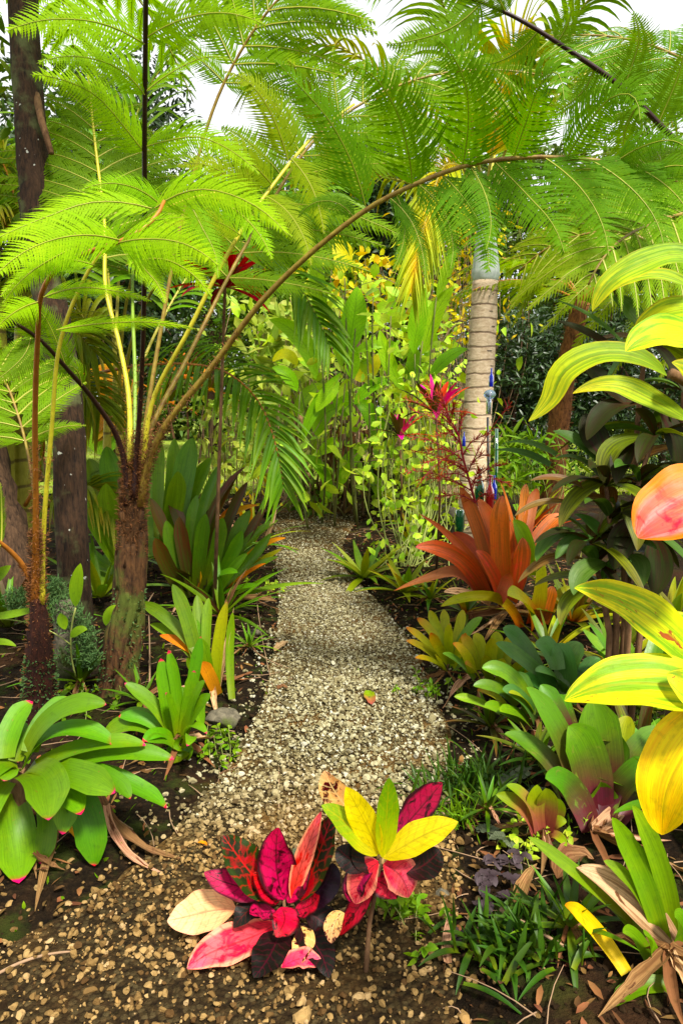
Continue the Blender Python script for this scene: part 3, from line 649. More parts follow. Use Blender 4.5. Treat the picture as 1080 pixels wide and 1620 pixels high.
mb = MB(); n = 16000; y = 11.0 + 16 * rng.random(n) ** 1.6; x = rng.uniform(-.62, .62, n) * y
scatter(mb, np.stack([x, y, np.full(n, .04)], -1), rdir(n, 1.6), rdir(n), rng.uniform(.04, .13, n), rng.uniform(.008, .02, n))
tag(mb.build('lawn_grass', M['lawngrass']), kind='stuff')

# ------------------------------------------------------------------ tools for plants
def plant(name, label, cat, base, group=None): return thing(name, label, cat, base, group)
def skirt(t, c, n, L, W, mats=('dead', 'litter', 'dead', 'deadlight')):
    """withered leaves collapsed round the foot of a plant"""
    for i in range(n):
        a = rng.uniform(0, 6.28); h = np.array([cos(a), sin(a), 0]); l = L * rng.uniform(.5, 1.1); s = np.linspace(0, 1, 10)[:, None]
        P = np.asarray(c) + UP * .05 + h * s * l + np.cross(h, UP) * rng.normal(0, .12) * l * s ** 2; P[:, 2] = gz(P[:, 0], P[:, 1]) + .012 + .06 * (1 - s[:, 0]) ** 1.5
        mb = MB(); strip(mb, P, np.maximum(prof('spear', s[:, 0]), .04) * W * .5 * rng.uniform(.5, 1.2), UP + rng.normal(0, .3, 3), .8, 4, wave=.4); mb.build('withered_leaf', M[mats[i % 4]], t)
def leaves(t, data, Y0, L, mat, kind='strap', part='leaf', **kw):
    """data rows: (pts, width px, lean[, material[, options]])"""
    for row in data:
        pts, wpx, s = row[:3]; m = row[3] if len(row) > 3 and row[3] else mat; o = dict(kw); lab = None
        if len(row) > 4: o.update(row[4])
        k = o.pop('kind', kind); l = o.pop('L', L); yy = o.pop('Y', Y0); lab = o.pop('label', None)
        ob = leaf(pts, wpx, yy, l, s, k, **o).build(part, M[m], t)
        if lab: ob['label'] = lab
def rosette(t, c, n, L, W, mat, e0=85, e1=10, kind='strap', arch=.5, part='leaf', az=None, mats=None, chan=.3, jl=.18, joined=False):
    """a whorl of leaves round c, the inner ones upright, the outer ones spreading and arching"""
    c = np.asarray(c, float); one = MB()
    for i in range(n):
        q = (i + .5) / n; a = (i * 2.39996 if az is None else az[0] + (az[1] - az[0]) * rng.random()) + rng.normal(0, .15)
        e = radians(e0 + (e1 - e0) * q ** 1.1 + rng.normal(0, 5)); l = L * rng.uniform(1 - jl, 1 + jl) * (.75 + .25 * min(1, q * 2))
        h = np.array([cos(a), sin(a), 0]); s = np.linspace(0, 1, 14); s = 1 - (1 - s) ** 1.35
        ang = e - arch * (s ** 1.5) * (.4 + .9 * q); ds = np.diff(s, prepend=0) * l
        P = c + h * W * .3 + np.cumsum(h[None] * (np.cos(ang) * ds)[:, None] + UP[None] * (np.sin(ang) * ds)[:, None], 0)
        P = P + np.cross(h, UP)[None] * (rng.normal(0, .05) * l * s ** 2)[:, None]
        hw = np.maximum(prof(kind, s), .02) * W * .5 * rng.uniform(.85, 1.15); N = UP - h * np.tan(np.clip(e, 0, 1.35))
        mb = one if joined else MB(); strip(mb, P, hw, -h * sin(e) + UP * cos(e), chan, 4)
        if not joined: mb.build(part, M[mats[i % len(mats)] if mats else mat], t)
    if joined: one.build('foliage', M[mat], t)
def hairs(mb, P, r, n, L=.02, W=.003, m=0, up=.3):
    P = np.asarray(P); x = rng.random(n) * (len(P) - 1); i = np.minimum(x.astype(int), len(P) - 2); f = (x - i)[:, None]
    p = P[i] * (1 - f) + P[i + 1] * f; d = rdir(n); T = nrm(P[-1] - P[0]); d = nrm(d - (d @ T)[:, None] * T)
    rr = np.interp(x, np.arange(len(P)), np.broadcast_to(r, (len(P),)))
    scatter(mb, p + d * rr[:, None] * .96, d + T * up + rng.normal(0, .35, (n, 3)), rdir(n), L * rng.uniform(.5, 1.5, n), W, m=m)

# ------------------------------------------------------------------ left: bromeliads in front
def B1(*a): return list(a)
t = plant('bromeliad', 'large broad-leaved green bromeliad with pink leaf tips at the corner of the path', 'bromeliad', onG(28, 1325))
D = [([(-5, 1225), (-25, 1170), (-38, 1120)], 42, .2), ([(10, 1200), (20, 1150), (52, 1108)], 44, .5), ([(48, 1190), (80, 1130), (112, 1102)], 36, .7),
     ([(42, 1195), (95, 1128), (168, 1112)], 40, .5), ([(40, 1212), (95, 1158), (184, 1172)], 46, -.5), ([(58, 1215), (140, 1180), (232, 1174)], 34, .3),
     ([(80, 1218), (180, 1192), (275, 1201)], 32, .0), ([(60, 1218), (115, 1222), (176, 1256)], 52, -.8), ([(110, 1220), (165, 1228), (206, 1262)], 38, -.5),
     ([(130, 1222), (200, 1240), (266, 1272)], 40, -.2), ([(42, 1222), (62, 1225), (74, 1293)], 72, -1), ([(22, 1255), (24, 1300), (26, 1396)], 66, -1),
     ([(90, 1240), (130, 1275), (148, 1363)], 54, -.7), ([(70, 1240), (105, 1270), (100, 1318)], 40, -.4), ([(55, 1260), (75, 1300), (66, 1364)], 34, -.5),
     ([(15, 1220), (-12, 1215), (-45, 1250)], 50, -.5), ([(10, 1235), (-15, 1270), (-40, 1330)], 55, -.8), ([(25, 1205), (32, 1160), (28, 1140)], 30, .4),
     ([(15, 1215), (-30, 1185), (-75, 1195)], 46, .2), ([(32, 1218), (10, 1222), (5, 1232)], 36, -.3), ([(60, 1230), (95, 1250), (125, 1290)], 44, -.6)]
D = [(r_[0], r_[1] * .9) + tuple(r_[2:]) for r_ in D]; leaves(t, D, 2.1, .34, 'brom', a=.75, b=.5, chan=.34, n=18)
mb = MB(); tube(mb, [onG(28, 1325), at(32, 1270, 2.13), at(34, 1215, 2.12)], [.03, .035, .03], 8); mb.build('stem', M['brownwood'], t)
for pts, wx, m in [([(100, 1310), (118, 1330), (133, 1348)], 16, 'gold'), ([(160, 1285), (215, 1335), (310, 1348)], 18, 'dead'), ([(170, 1300), (210, 1355), (280, 1372)], 14, 'deadlight'), ([(95, 1335), (75, 1380), (55, 1432)], 16, 'dead'), ([(55, 1376), (80, 1380), (104, 1376)], 12, 'dead')]:
    a0 = onG(*pts[0]); mbx = MB(); P = curve([onG(*pts[0]) + UP * .06, onG(*pts[1]) + UP * .03, onG(*pts[2]) + UP * .008], 14)
    strip(mbx, P, np.maximum(prof('spear', np.linspace(0, 1, 14)), .03) * wx * .5 * ppm(P[7]), UP, .7, 4, wave=.3); o = mbx.build('withered_leaf', M[m], t); o['label'] = 'dry brown withered leaf lying at the base'

t = plant('bromeliad', 'small bright green bromeliad with upright pink-tipped leaves beside the mossy rock', 'bromeliad', onG(285, 1188))
D = [([(278, 1168), (245, 1120), (198, 1078)], 23, .4), ([(274, 1165), (265, 1110), (255, 1040)], 25, .3), ([(285, 1160), (280, 1090), (265, 1026)], 19, .5), ([(282, 1155), (276, 1090), (272, 1043)], 18, .4),
     ([(293, 1155), (308, 1070), (318, 1006)], 19, .5), ([(290, 1160), (300, 1110), (308, 1058)], 22, -.2), ([(290, 1165), (304, 1115), (325, 1074)], 25, -.3), ([(288, 1170), (308, 1128), (334, 1096)], 25, -.4),
     ([(272, 1172), (235, 1140), (188, 1133)], 21, .1), ([(272, 1165), (230, 1128), (190, 1126)], 16, .4), ([(277, 1182), (250, 1160), (226, 1172)], 20, -.7), ([(290, 1178), (308, 1148), (328, 1158)], 18, -.5),
     ([(268, 1175), (215, 1145), (166, 1160)], 28, .2, 'brom'), ([(286, 1192), (262, 1172), (232, 1172)], 20, -.7), ([(290, 1190), (302, 1165), (296, 1180)], 18, -1), ([(284, 1150), (288, 1105), (286, 1085)], 18, .2), ([(280, 1160), (270, 1120), (262, 1095)], 22, -.3)]
leaves(t, D, 2.75, .33, 'brom2', a=.6, b=.7, n=16)
leaves(t, [([(292, 1200), (280, 1192), (262, 1186)], 22, -.3), ([(290, 1200), (300, 1185), (303, 1168)], 20, -.3), ([(286, 1205), (282, 1190), (286, 1165)], 28, -.5)], 2.7, .14, 'strapg', kind='sheath')

t = plant('bromeliad', 'tall narrow-leaved green bromeliad with an orange dying leaf behind the rock', 'bromeliad', onG(338, 1098))
D = [([(318, 1060), (297, 985), (272, 924)], 22, .5), ([(326, 1075), (314, 1015), (307, 974)], 20, .3), ([(328, 1060), (326, 990), (330, 945)], 16, .4), ([(322, 1060), (316, 1000), (312, 940)], 20, .6),
     ([(340, 1092), (345, 1030), (359, 950)], 19, .2, 'ylgrn'), ([(367, 1106), (364, 1040), (368, 968)], 13, .1, 'straplime'), ([(346, 1094), (354, 1040), (370, 960)], 9, .2, 'deadlight', dict(kind='spear')),
     ([(342, 1092), (318, 1040), (252, 1003)], 17, .3, 'gold', dict(label='orange dying leaf')), ([(310, 1030), (268, 980), (222, 953)], 20, .6), ([(316, 1050), (280, 1010), (238, 985)], 18, .4), ([(344, 1100), (330, 1068), (318, 1045)], 22, -.2, 'gold'),
     ([(334, 1090), (326, 1040), (318, 1008)], 17, -.2), ([(330, 1085), (312, 1060), (296, 1040)], 18, -.3), ([(326, 1098), (316, 1120), (322, 1148)], 16, -.6)]
leaves(t, D, 3.3, .48, 'straplime', a=.5, b=.7)

c = onG(268, 905)
t = plant('bromeliad', 'big lush green bromeliad with wide upright leaves behind the hairy fern trunk', 'bromeliad', c)
D = [([(250, 850), (252, 760), (254, 695)], 18, .4), ([(262, 860), (272, 760), (277, 692)], 22, .4), ([(268, 860), (290, 760), (304, 690)], 36, .3), ([(270, 870), (300, 790), (334, 722)], 28, .3), ([(262, 870), (275, 800), (284, 742)], 30, -.2), ([(285, 880), (325, 800), (347, 742)], 24, .2),
     ([(205, 880), (180, 780), (168, 702)], 34, .4), ([(200, 880), (165, 790), (140, 722)], 32, .3), ([(195, 890), (160, 810), (132, 740)], 30, .3), ([(205, 900), (180, 830), (168, 762)], 34, -.2), ([(200, 910), (160, 840), (130, 788)], 28, -.2), ([(240, 880), (236, 780), (240, 700)], 24, .5), ([(225, 880), (216, 800), (200, 730)], 28, .5), ([(190, 905), (145, 880), (120, 850)], 24, .2)]
leaves(t, D, 5.1, 1.05, 'straplime', a=.5, b=.75, chan=.26)
rosette(t, c + UP * .05, 20, .8, .075, 'strapg', 80, 15, mats=['strapg', 'straplime'])
c = onG(322, 945)
t = plant('bromeliad', 'bronze and green strap-leaved bromeliad leaning over the left edge of the path', 'bromeliad', c)
D = [([(300, 930), (262, 850), (240, 785)], 22, .1, 'strapr'), ([(305, 930), (285, 830), (265, 780)], 22, .3, 'strapr'), ([(315, 930), (325, 850), (338, 800)], 20, .3, 'strapr'), ([(318, 930), (340, 800), (388, 736)], 13, .2, 'strapr'), ([(318, 925), (345, 810), (376, 750)], 12, .3, 'strapr'), ([(312, 920), (325, 790), (350, 730)], 14, .4),
     ([(305, 940), (290, 870), (283, 815)], 22, -.1, 'strapr'), ([(322, 935), (345, 860), (352, 818)], 22, -.1), ([(330, 935), (372, 850), (396, 806)], 22, .1), ([(335, 940), (382, 870), (412, 846)], 16, .1), ([(335, 945), (390, 880), (425, 862)], 15, 0), ([(340, 950), (400, 900), (440, 880)], 13, -.2),
     ([(345, 965), (420, 932), (512, 922)], 9, -.2, 'straplime', dict(kind='spear', L=1.1)), ([(320, 930), (350, 830), (382, 795)], 18, .2, 'gold', dict(label='dying orange leaf among the bronze ones')), ([(322, 930), (360, 820), (408, 798)], 15, .2, 'ydead'), ([(310, 935), (303, 850), (312, 780)], 20, .2), ([(295, 945), (262, 890), (245, 850)], 24, -.3, 'strapr'),
     ([(335, 950), (370, 900), (392, 875)], 18, -.3, 'straplime'), ([(330, 955), (365, 935), (410, 925)], 13, -.4), ([(340, 955), (395, 905), (420, 890)], 9, -.2, 'gold')]
D += [([(335, 940), (400, 850), (440, 822)], 15, 0, 'straplime'), ([(340, 950), (410, 890), (446, 868)], 12, -.1, 'ylgrn'), ([(340, 955), (405, 925), (440, 905)], 14, -.3, 'strapg'), ([(330, 930), (372, 800), (392, 762)], 16, .2, 'strapr'), ([(335, 935), (396, 840), (420, 800)], 16, .1, 'strapr'), ([(345, 950), (420, 860), (452, 850)], 9, 0, 'gold'), ([(330, 940), (366, 880), (384, 838)], 20, -.1), ([(310, 935), (318, 860), (326, 812)], 22, -.1), ([(300, 945), (276, 880), (262, 822)], 22, -.1), ([(345, 960), (400, 945), (436, 950)], 10, -.4, 'dead'), ([(345, 955), (410, 875), (438, 800)], 7, 0, 'deadlight'), ([(335, 945), (392, 892), (428, 842)], 17, -.1), ([(325, 950), (350, 910), (376, 906)], 20, -.5)]
leaves(t, D, 4.9, .85, 'strapg', a=.5, b=.75, chan=.35)
rosette(t, c + UP * .03, 14, .6, .07, 'strapg', 75, 15, mats=['strapg', 'strapr', 'straplime'], kind='spear')

# mossy rock by the path
def boulder(name, label, P, r, sc, mat='rock', cat='rock'):
    V0, F0 = ico(3); q = V0.copy()
    for _ in range(9):
        d = rdir(1)[0]; h = rng.uniform(.6, .85); e = q @ d; q = q - np.maximum(e - h, 0)[:, None] * d * .85
    q = q * (1 + .03 * np.sin(q[:, :1] * 9 + q[:, 1:2] * 7)) * sc * r + P
    mb = MB(); mb.add(q, None, [F0]); return tag(mb.build(name, M[mat], loc=P), label, cat)
boulder('rock', 'mossy grey rock at the left edge of the gravel, between two bromeliads', onG(355, 1140) + UP * .025, .085, np.array([1.05, .8, .62]))
boulder('stone', 'small tan stone under the overhanging leaves left of the path', onG(402, 1000) + UP * .015, .04, np.array([1.1, .8, .6]))
boulder('boulder', 'brown boulder behind the orange bromeliad and bottle stakes', onG(706, 846) + UP * .12, .25, np.array([.9, .8, 1.0]), cat='rock')
boulder('stone', 'ochre stone in the soil under the red croton', onG(700, 1400) + UP * .012, .022, np.array([1.1, .8, .7]))

t = plant('bromeliad', 'lime strap-leaved bromeliad low between the dark leaning trunk and the lush green one', 'bromeliad', onG(160, 960)); rosette(t, onG(160, 955) + UP * .05, 18, .6, .07, 'straplime', 75, 5, kind='spear', mats=['straplime', 'strapg', 'ylgrn'])
t = plant('bromeliad', 'shaded dark strap-leaved bromeliad at the foot of the split trunk on the left edge', 'bromeliad', onG(15, 1010)); rosette(t, onG(15, 1005) + UP * .05, 18, .55, .05, 'strapg', 75, 5, kind='spear', mats=['strapg', 'strapr'])
t = plant('bromeliad', 'yellow-green narrow bromeliad at the left path edge beyond the bronze one', 'bromeliad', onG(405, 880)); rosette(t, onG(398, 872) + UP * .05, 22, .7, .05, 'ylgrn', 80, 5, kind='spear', mats=['straplime', 'ylgrn', 'gold', 'strapg', 'deadlight'])
t = plant('bromeliad', 'green narrow-leaved bromeliad between the bronze one and the tall narrow one', 'bromeliad', onG(375, 990)); rosette(t, onG(352, 985) + UP * .04, 20, .5, .045, 'strapg', 75, 0, kind='spear', mats=['strapg', 'straplime', 'strapg', 'dead'])

# ------------------------------------------------------------------ left: tree ferns, trunks, palm canes
YF = 3.4
def trunk_curve(rows, n=24): return curve([at(x, y, Y) for x, y, Y in rows], n)
t = plant('tree_fern', 'hairy brown tree fern with a long frond arching across the whole path', 'tree fern', at(182, 1112, 3.36))
P = trunk_curve([(178, 1125, 3.36), (192, 1040, 3.37), (206, 930, 3.4), (210, 810, 3.42), (213, 742, 3.43)]); P[0, 2] = .0
mb = MB(); r = np.interp(np.linspace(0, 1, 24), [0, .15, .5, .9, 1], [.135, .085, .064, .062, .035]); tube(mb, P, r, 18, 0, .06)
hairs(mb, P, r, 900, .02, .003, 1, -.4); hairs(mb, P[15:], r[15:], 1600, .026, .003, 1, .5)
for k in range(26):
    a = k * 2.4; z = 23 - int(rng.uniform(0, 15)); h = np.array([cos(a), sin(a), 0]); q = P[z]; rr = r[z]
    C = curve([P[max(z - 8, 0)] + h * r[max(z - 8, 0)] * .9, q + h * rr * .92, q + h * (rr * 1.12) + UP * .05], 8); tube(mb, C, np.linspace(.024, .013, 8), 7, 0, .1)
for k in range(40):
    a = rng.uniform(0, 6.28); z0 = rng.integers(0, 12); h = np.array([cos(a), sin(a), 0]); zz = np.arange(z0, z0 + 9)
    C = np.array([P[z] + h * r[z] * (.97 + .04 * sin(z)) + np.cross(h, UP) * .01 * sin(z * .8 + k) for z in zz]); tube(mb, C, .010 + .012 * np.sin(np.linspace(.1, 3, 9)), 6, 0, .15)
hairs(mb, P[22:], r[22:] * .6, 500, .05, .004, 1, .9); hairs(mb, P[:13], r[:13] * 1.06, 1600, .016, .008, 2, .2)
mb.build('trunk', [M['fernbark'], M['hair'], M['moss']], t)
def hero_frond(t, stipe, r0, r1, mat, pin, lm='fern', tm=None, proc=None, hair=0, label=None, rib='rib'):
    """stipe rows (px, py, Y); pin rows (pts px, half width px, depth at start, depth at end)"""
    P = trunk_curve(stipe, 40); a = MB()
    for pts, hw, y0, y1 in pin:
        C = pxcurve(pts, y0, y1 - y0, 12); N = .45 * UP + .9 * nrm(CAM - C[6]) + rng.normal(0, .12, 3)
        pinna(a, (tm or T_NEAR)[rng.integers(3)], C, 1.3 * hw * ppm(C[6]), N, .12, 0, 1, .0022)
    if proc:
        o = dict(proc); frond(a, P, o.pop('Lmax'), o.pop('npair'), o.pop('N', .5 * UP + .8 * nrm(CAM - P[20])), tm or T_MID, rib=1, **o)
    f = a.build('frond', [M[lm], M[rib]], t)
    if label: f['label'] = label
    b = MB(); tube(b, P, np.linspace(r0, r1, 40) * (1 + .7 * np.exp(-np.arange(40) / 2.5)), 8, 0, .03)
    if hair: hairs(b, P[:14], np.linspace(r0, r1, 40)[:14], hair, .016, .003, 1, .4); hairs(b, P[:7], np.linspace(r0, r1, 40)[:7] * 1.4, hair * 2, .02, .003, 1, .6)
    b.build('stipe', [M[mat], M['hair']], f)
    return P
ARCH = [(222, 800, 3.40), (234, 735, 3.38), (258, 680, 3.34), (330, 588, 3.25), (420, 470, 3.12), (500, 393, 3.02), (590, 325, 2.95), (660, 290, 2.9), (740, 261, 2.85), (830, 249, 2.8), (920, 252, 2.75), (1000, 262, 2.7), (1070, 288, 2.65)]
U = [([(578, 327), (554, 252), (520, 190), (468, 130), (432, 92)], 44, 2.95, 2.7), ([(652, 292), (642, 225), (622, 165), (588, 118), (560, 104)], 64, 2.9, 2.55), ([(730, 265), (740, 200), (737, 140), (718, 92), (690, 60)], 72, 2.86, 2.5),
     ([(812, 250), (832, 192), (852, 138), (872, 115), (892, 158)], 62, 2.82, 2.45), ([(896, 250), (930, 196), (965, 155), (990, 148), (1012, 190)], 50, 2.77, 2.45), ([(972, 258), (1020, 230), (1060, 222), (1090, 240)], 36, 2.72, 2.5), ([(1030, 272), (1070, 262), (1110, 275)], 30, 2.68, 2.5),
     ([(615, 312), (650, 350), (668, 400), (672, 440)], 18, 2.93, 2.8), ([(700, 278), (745, 330), (768, 380), (772, 430)], 54, 2.88, 2.6), ([(782, 256), (835, 310), (872, 352), (892, 400)], 58, 2.83, 2.5), ([(862, 250), (920, 300), (950, 350), (962, 405)], 52, 2.78, 2.45),
     ([(935, 254), (1000, 300), (1035, 345), (1050, 400)], 46, 2.74, 2.45), ([(1000, 262), (1060, 300), (1090, 340)], 40, 2.7, 2.45), ([(660, 290), (704, 340), (716, 390), (712, 425)], 34, 2.9, 2.7), ([(742, 262), (768, 310), (776, 350), (768, 395)], 36, 2.86, 2.6), ([(625, 306), (640, 350), (636, 390), (620, 430)], 16, 2.93, 2.85), ([(560, 345), (530, 320), (500, 320), (470, 345)], 18, 3.0, 3.0)]
hero_frond(t, ARCH, .017, .006, 'stipebrown', U, hair=500, label='long frond arching over the path to the right')
D1 = [(212, 790, 3.37), (216, 720, 3.36), (222, 640, 3.28), (227, 520, 3.1), (229, 400, 2.9), (229, 300, 2.75), (229, 200, 2.62), (230, 100, 2.5), (231, -60, 2.3)]
U = [([(227, 240), (200, 205), (150, 150), (95, 125), (50, 118)], 44, 2.67, 2.35), ([(231, 232), (268, 222), (310, 216), (362, 236), (410, 276)], 34, 2.66, 2.5), ([(228, 322), (180, 316), (120, 330), (50, 358), (-20, 385)], 30, 2.78, 2.3),
     ([(230, 315), (290, 300), (350, 304), (410, 330), (462, 376)], 36, 2.77, 2.4), ([(229, 150), (190, 110), (130, 90), (60, 100)], 36, 2.55, 2.3), ([(231, 145), (280, 110), (330, 90), (370, 96)], 12, 2.55, 2.5), ([(229, 70), (170, 40), (90, 30), (10, 50)], 46, 2.45, 2.1), ([(231, 60), (290, 30), (350, 20), (420, 40)], 40, 2.45, 2.2)]
hero_frond(t, D1, .012, .008, 'stipedark', U, 'fernnear', hair=300, label='upright dark-stalked frond')
U = [([(456, 256), (440, 205), (418, 160), (388, 126), (354, 112)], 38, 3.5, 3.35), ([(505, 205), (500, 160), (480, 120), (455, 95)], 34, 3.6, 3.5), ([(400, 335), (372, 290), (330, 262), (280, 262)], 34, 3.35, 3.1), ([(430, 292), (400, 260), (370, 235), (330, 225)], 36, 3.4, 3.2), ([(420, 310), (450, 330), (478, 370), (492, 420)], 26, 3.4, 3.2), ([(460, 250), (490, 290), (505, 330), (512, 370)], 26, 3.5, 3.3), ([(495, 215), (530, 240), (556, 275), (566, 310)], 24, 3.6, 3.5), ([(380, 372), (340, 350), (300, 345), (255, 360)], 28, 3.3, 3.0)]
hero_frond(t, [(224, 790, 3.42), (228, 720, 3.42), (240, 640, 3.4), (300, 520, 3.3), (350, 420, 3.3), (390, 352, 3.35), (440, 282, 3.45), (490, 222, 3.6), (560, 165, 3.8)], .013, .006, 'stipeyel', U, 'fernyel', tm=T_MID, hair=250)
hero_frond(t, [(220, 780, 3.44), (230, 705, 3.47), (300, 560, 3.7), (400, 370, 4.0), (520, 200, 4.2), (680, 120, 4.3), (860, 120, 4.3)], .013, .005, 'stipebrown', [], tm=T_MID, proc=dict(Lmax=.85, npair=15, t0=.35, ratio=.2, N=UP * .5 - FWD), hair=150)
hero_frond(t, [(218, 780, 3.45), (226, 705, 3.47), (255, 520, 3.6), (300, 300, 3.7), (360, 120, 3.7), (450, -10, 3.6), (580, -80, 3.5)], .012, .005, 'stipebrown', [], tm=T_MID, proc=dict(Lmax=.7, npair=10, t0=.68, ratio=.2, N=UP * .5 - FWD))
hero_frond(t, [(206, 790, 3.40), (206, 715, 3.42), (204, 630, 3.5), (188, 540, 3.6), (168, 460, 3.7), (166, 360, 3.9), (150, 220, 4.1), (140, 120, 4.2)], .014, .006, 'stipeyel', [], tm=T_MID, proc=dict(Lmax=.75, npair=13, t0=.55, ratio=.2), hair=150)
hero_frond(t, [(212, 780, 3.45), (213, 700, 3.5), (214, 600, 3.7), (210, 480, 4.0), (214, 380, 4.4), (240, 300, 4.9)], .012, .006, 'stipegr', [], tm=T_MID, proc=dict(Lmax=.7, npair=12, t0=.6, ratio=.2), hair=150)
hero_frond(t, [(202, 800, 3.38), (197, 730, 3.37), (184, 688, 3.33), (150, 635, 3.2), (105, 582, 3.0), (60, 535, 2.8), (0, 500, 2.6), (-60, 490, 2.4)], .015, .006, 'stipedark', [([(105, 582), (90, 540), (70, 500), (40, 470)], 26, 3.0, 2.9), ([(130, 610), (115, 580), (70, 590), (20, 620)], 22, 3.1, 2.9), ([(60, 535), (40, 500), (10, 470)], 30, 2.8, 2.6), ([(50, 530), (40, 560), (10, 590), (-20, 610)], 30, 2.8, 2.6)], tm=T_MID, hair=250)

t = plant('tree_fern', 'young dark-trunked tree fern at the left edge with orange stalks and bright fronds', 'tree fern', at(62, 1150, 3.0))
P = trunk_curve([(60, 1160, 3.0), (64, 1080, 3.0), (62, 990, 3.0), (60, 945, 3.0)]); P[0, 2] = .01
mb = MB(); r = np.interp(np.linspace(0, 1, 24), [0, .5, 1], [.085, .06, .03]); tube(mb, P, r, 16, 0, .09); hairs(mb, P, r, 700, .018, .003, 1, .3); hairs(mb, P[:14], r[:14] * 1.05, 900, .016, .008, 2, .2)
mb.build('trunk', [M['darkfern'], M['hair'], M['moss']], t)
U = [([(66, 462), (100, 420), (190, 382), (260, 380), (330, 412)], 40, 2.2, 2.0), ([(66, 462), (50, 420), (80, 385), (30, 385), (-30, 420)], 30, 2.2, 1.9)]
N_ = [([(190, 380), (130, 372), (60, 388), (-10, 440)], 42, 2.05, 1.75), ([(188, 384), (230, 378), (290, 385), (345, 420)], 44, 2.05, 1.85), ([(240, 330), (150, 320), (70, 345), (-10, 380)], 30, 2.15, 1.9), ([(245, 330), (310, 300), (390, 318), (455, 372)], 40, 2.2, 2.0), ([(150, 420), (90, 412), (40, 435), (0, 470)], 26, 2.1, 1.9),
      ([(200, 420), (260, 410), (300, 430), (335, 470)], 26, 2.15, 2.0), ([(70, 470), (130, 455), (190, 462), (240, 476)], 16, 2.2, 2.1), ([(90, 522), (160, 512), (240, 510), (310, 520)], 14, 2.3, 2.2), ([(60, 478), (30, 490), (-5, 520)], 26, 2.2, 2.0), ([(130, 385), (100, 400), (50, 430), (5, 480)], 26, 2.1, 1.8), ([(210, 390), (225, 420), (250, 450), (262, 480)], 20, 2.05, 1.95)]
hero_frond(t, [(56, 955, 3.0), (57, 800, 2.85), (56, 650, 2.65), (60, 540, 2.45), (68, 460, 2.25), (95, 420, 2.15), (150, 395, 2.08), (190, 382, 2.05), (240, 350, 2.1), (260, 318, 2.15)], .014, .005, 'stipeor', N_, 'fernnear', hair=500, label='bright near frond hanging over the left side')
hero_frond(t, [(66, 955, 3.0), (70, 830, 2.95), (82, 680, 2.85), (96, 540, 2.75), (120, 470, 2.7), (160, 400, 2.65), (260, 330, 2.6), (380, 300, 2.6)], .011, .005, 'stipeyel', [([(160, 400), (190, 372), (240, 350), (300, 345)], 28, 2.65, 2.5), ([(260, 330), (220, 300), (180, 290), (130, 300)], 24, 2.6, 2.4), ([(330, 310), (370, 330), (410, 370), (430, 410)], 30, 2.6, 2.4), ([(300, 320), (320, 360), (340, 400), (345, 440)], 26, 2.6, 2.5)], 'fernnear', hair=200)
hero_frond(t, [(58, 950, 3.02), (40, 900, 3.0), (5, 862, 2.9), (-60, 830, 2.7)], .013, .008, 'stipeor', [], proc=dict(Lmax=.5, npair=8, t0=.6), tm=T_MID, hair=400)
hero_frond(t, [(52, 950, 3.0), (54, 780, 3.1), (30, 660, 3.2), (0, 590, 3.3), (-60, 530, 3.3)], .008, .004, 'stipebrown', [], proc=dict(Lmax=.5, npair=10, t0=.5), tm=T_MID)

t = plant('tree', 'dark leaning trunk with grey lichen spots, left of the hairy tree fern', 'tree', at(125, 1105, 3.7))
P = trunk_curve([(150, 1120, 3.65), (128, 1040, 3.68), (118, 930, 3.72), (112, 780, 3.76), (106, 640, 3.8), (92, 540, 3.85), (72, 440, 3.9), (57, 330, 3.95), (50, 220, 4.0), (42, 100, 4.05), (36, -60, 4.1)], 44); P[0, 2] = 0
mb = MB(); tube(mb, P, np.interp(np.linspace(0, 1, 44), [0, .08, .2, .6, 1], [.15, .1, .085, .085, .075]), 20, 0, .035); mb.build('trunk', M['oldbark'], t)
mb = MB(); tube(mb, [at(58, 150, 4.0), at(66, 190, 3.92), at(82, 243, 3.88)], [.02, .018, .014], 8, 0, .05); mb.build('stub', M['brownwood'], t)
mb = MB(); o = P[-1]
for a in range(11):
    h = np.array([cos(a * .571), sin(a * .571), 0]); C = curve([o, o + h * .35 + UP * .3, o + h * .9 + UP * .28, o + h * 1.5 - UP * .15], 30)
    frond(mb, C, .38, 13, UP, T_FAR, .2, ratio=.2, rib=1, rw=.003); tube(mb, C, np.linspace(.011, .004, 30), 5, 1)
mb.build('crown', [M['fern'], M['rib']], t)
t = plant('tree', 'split dark stump-like trunk leaning at the far left edge', 'tree', at(20, 1030, 4.6))
P = trunk_curve([(40, 1030, 4.6), (26, 900, 4.6), (8, 810, 4.65), (-8, 745, 4.7), (-30, 640, 4.75), (-60, 480, 4.8)]); P[0, 2] = 0
mb = MB(); tube(mb, P, np.linspace(.13, .08, 24), 14, 0, .09); mb.build('trunk', M['treebark'], t)
mb = MB(); clumps(mb, P[-1] + UP * .9, (1.0, 1.0, .8), 40, 26, .11, .04); mb.build('crown', M['shrub'], t)

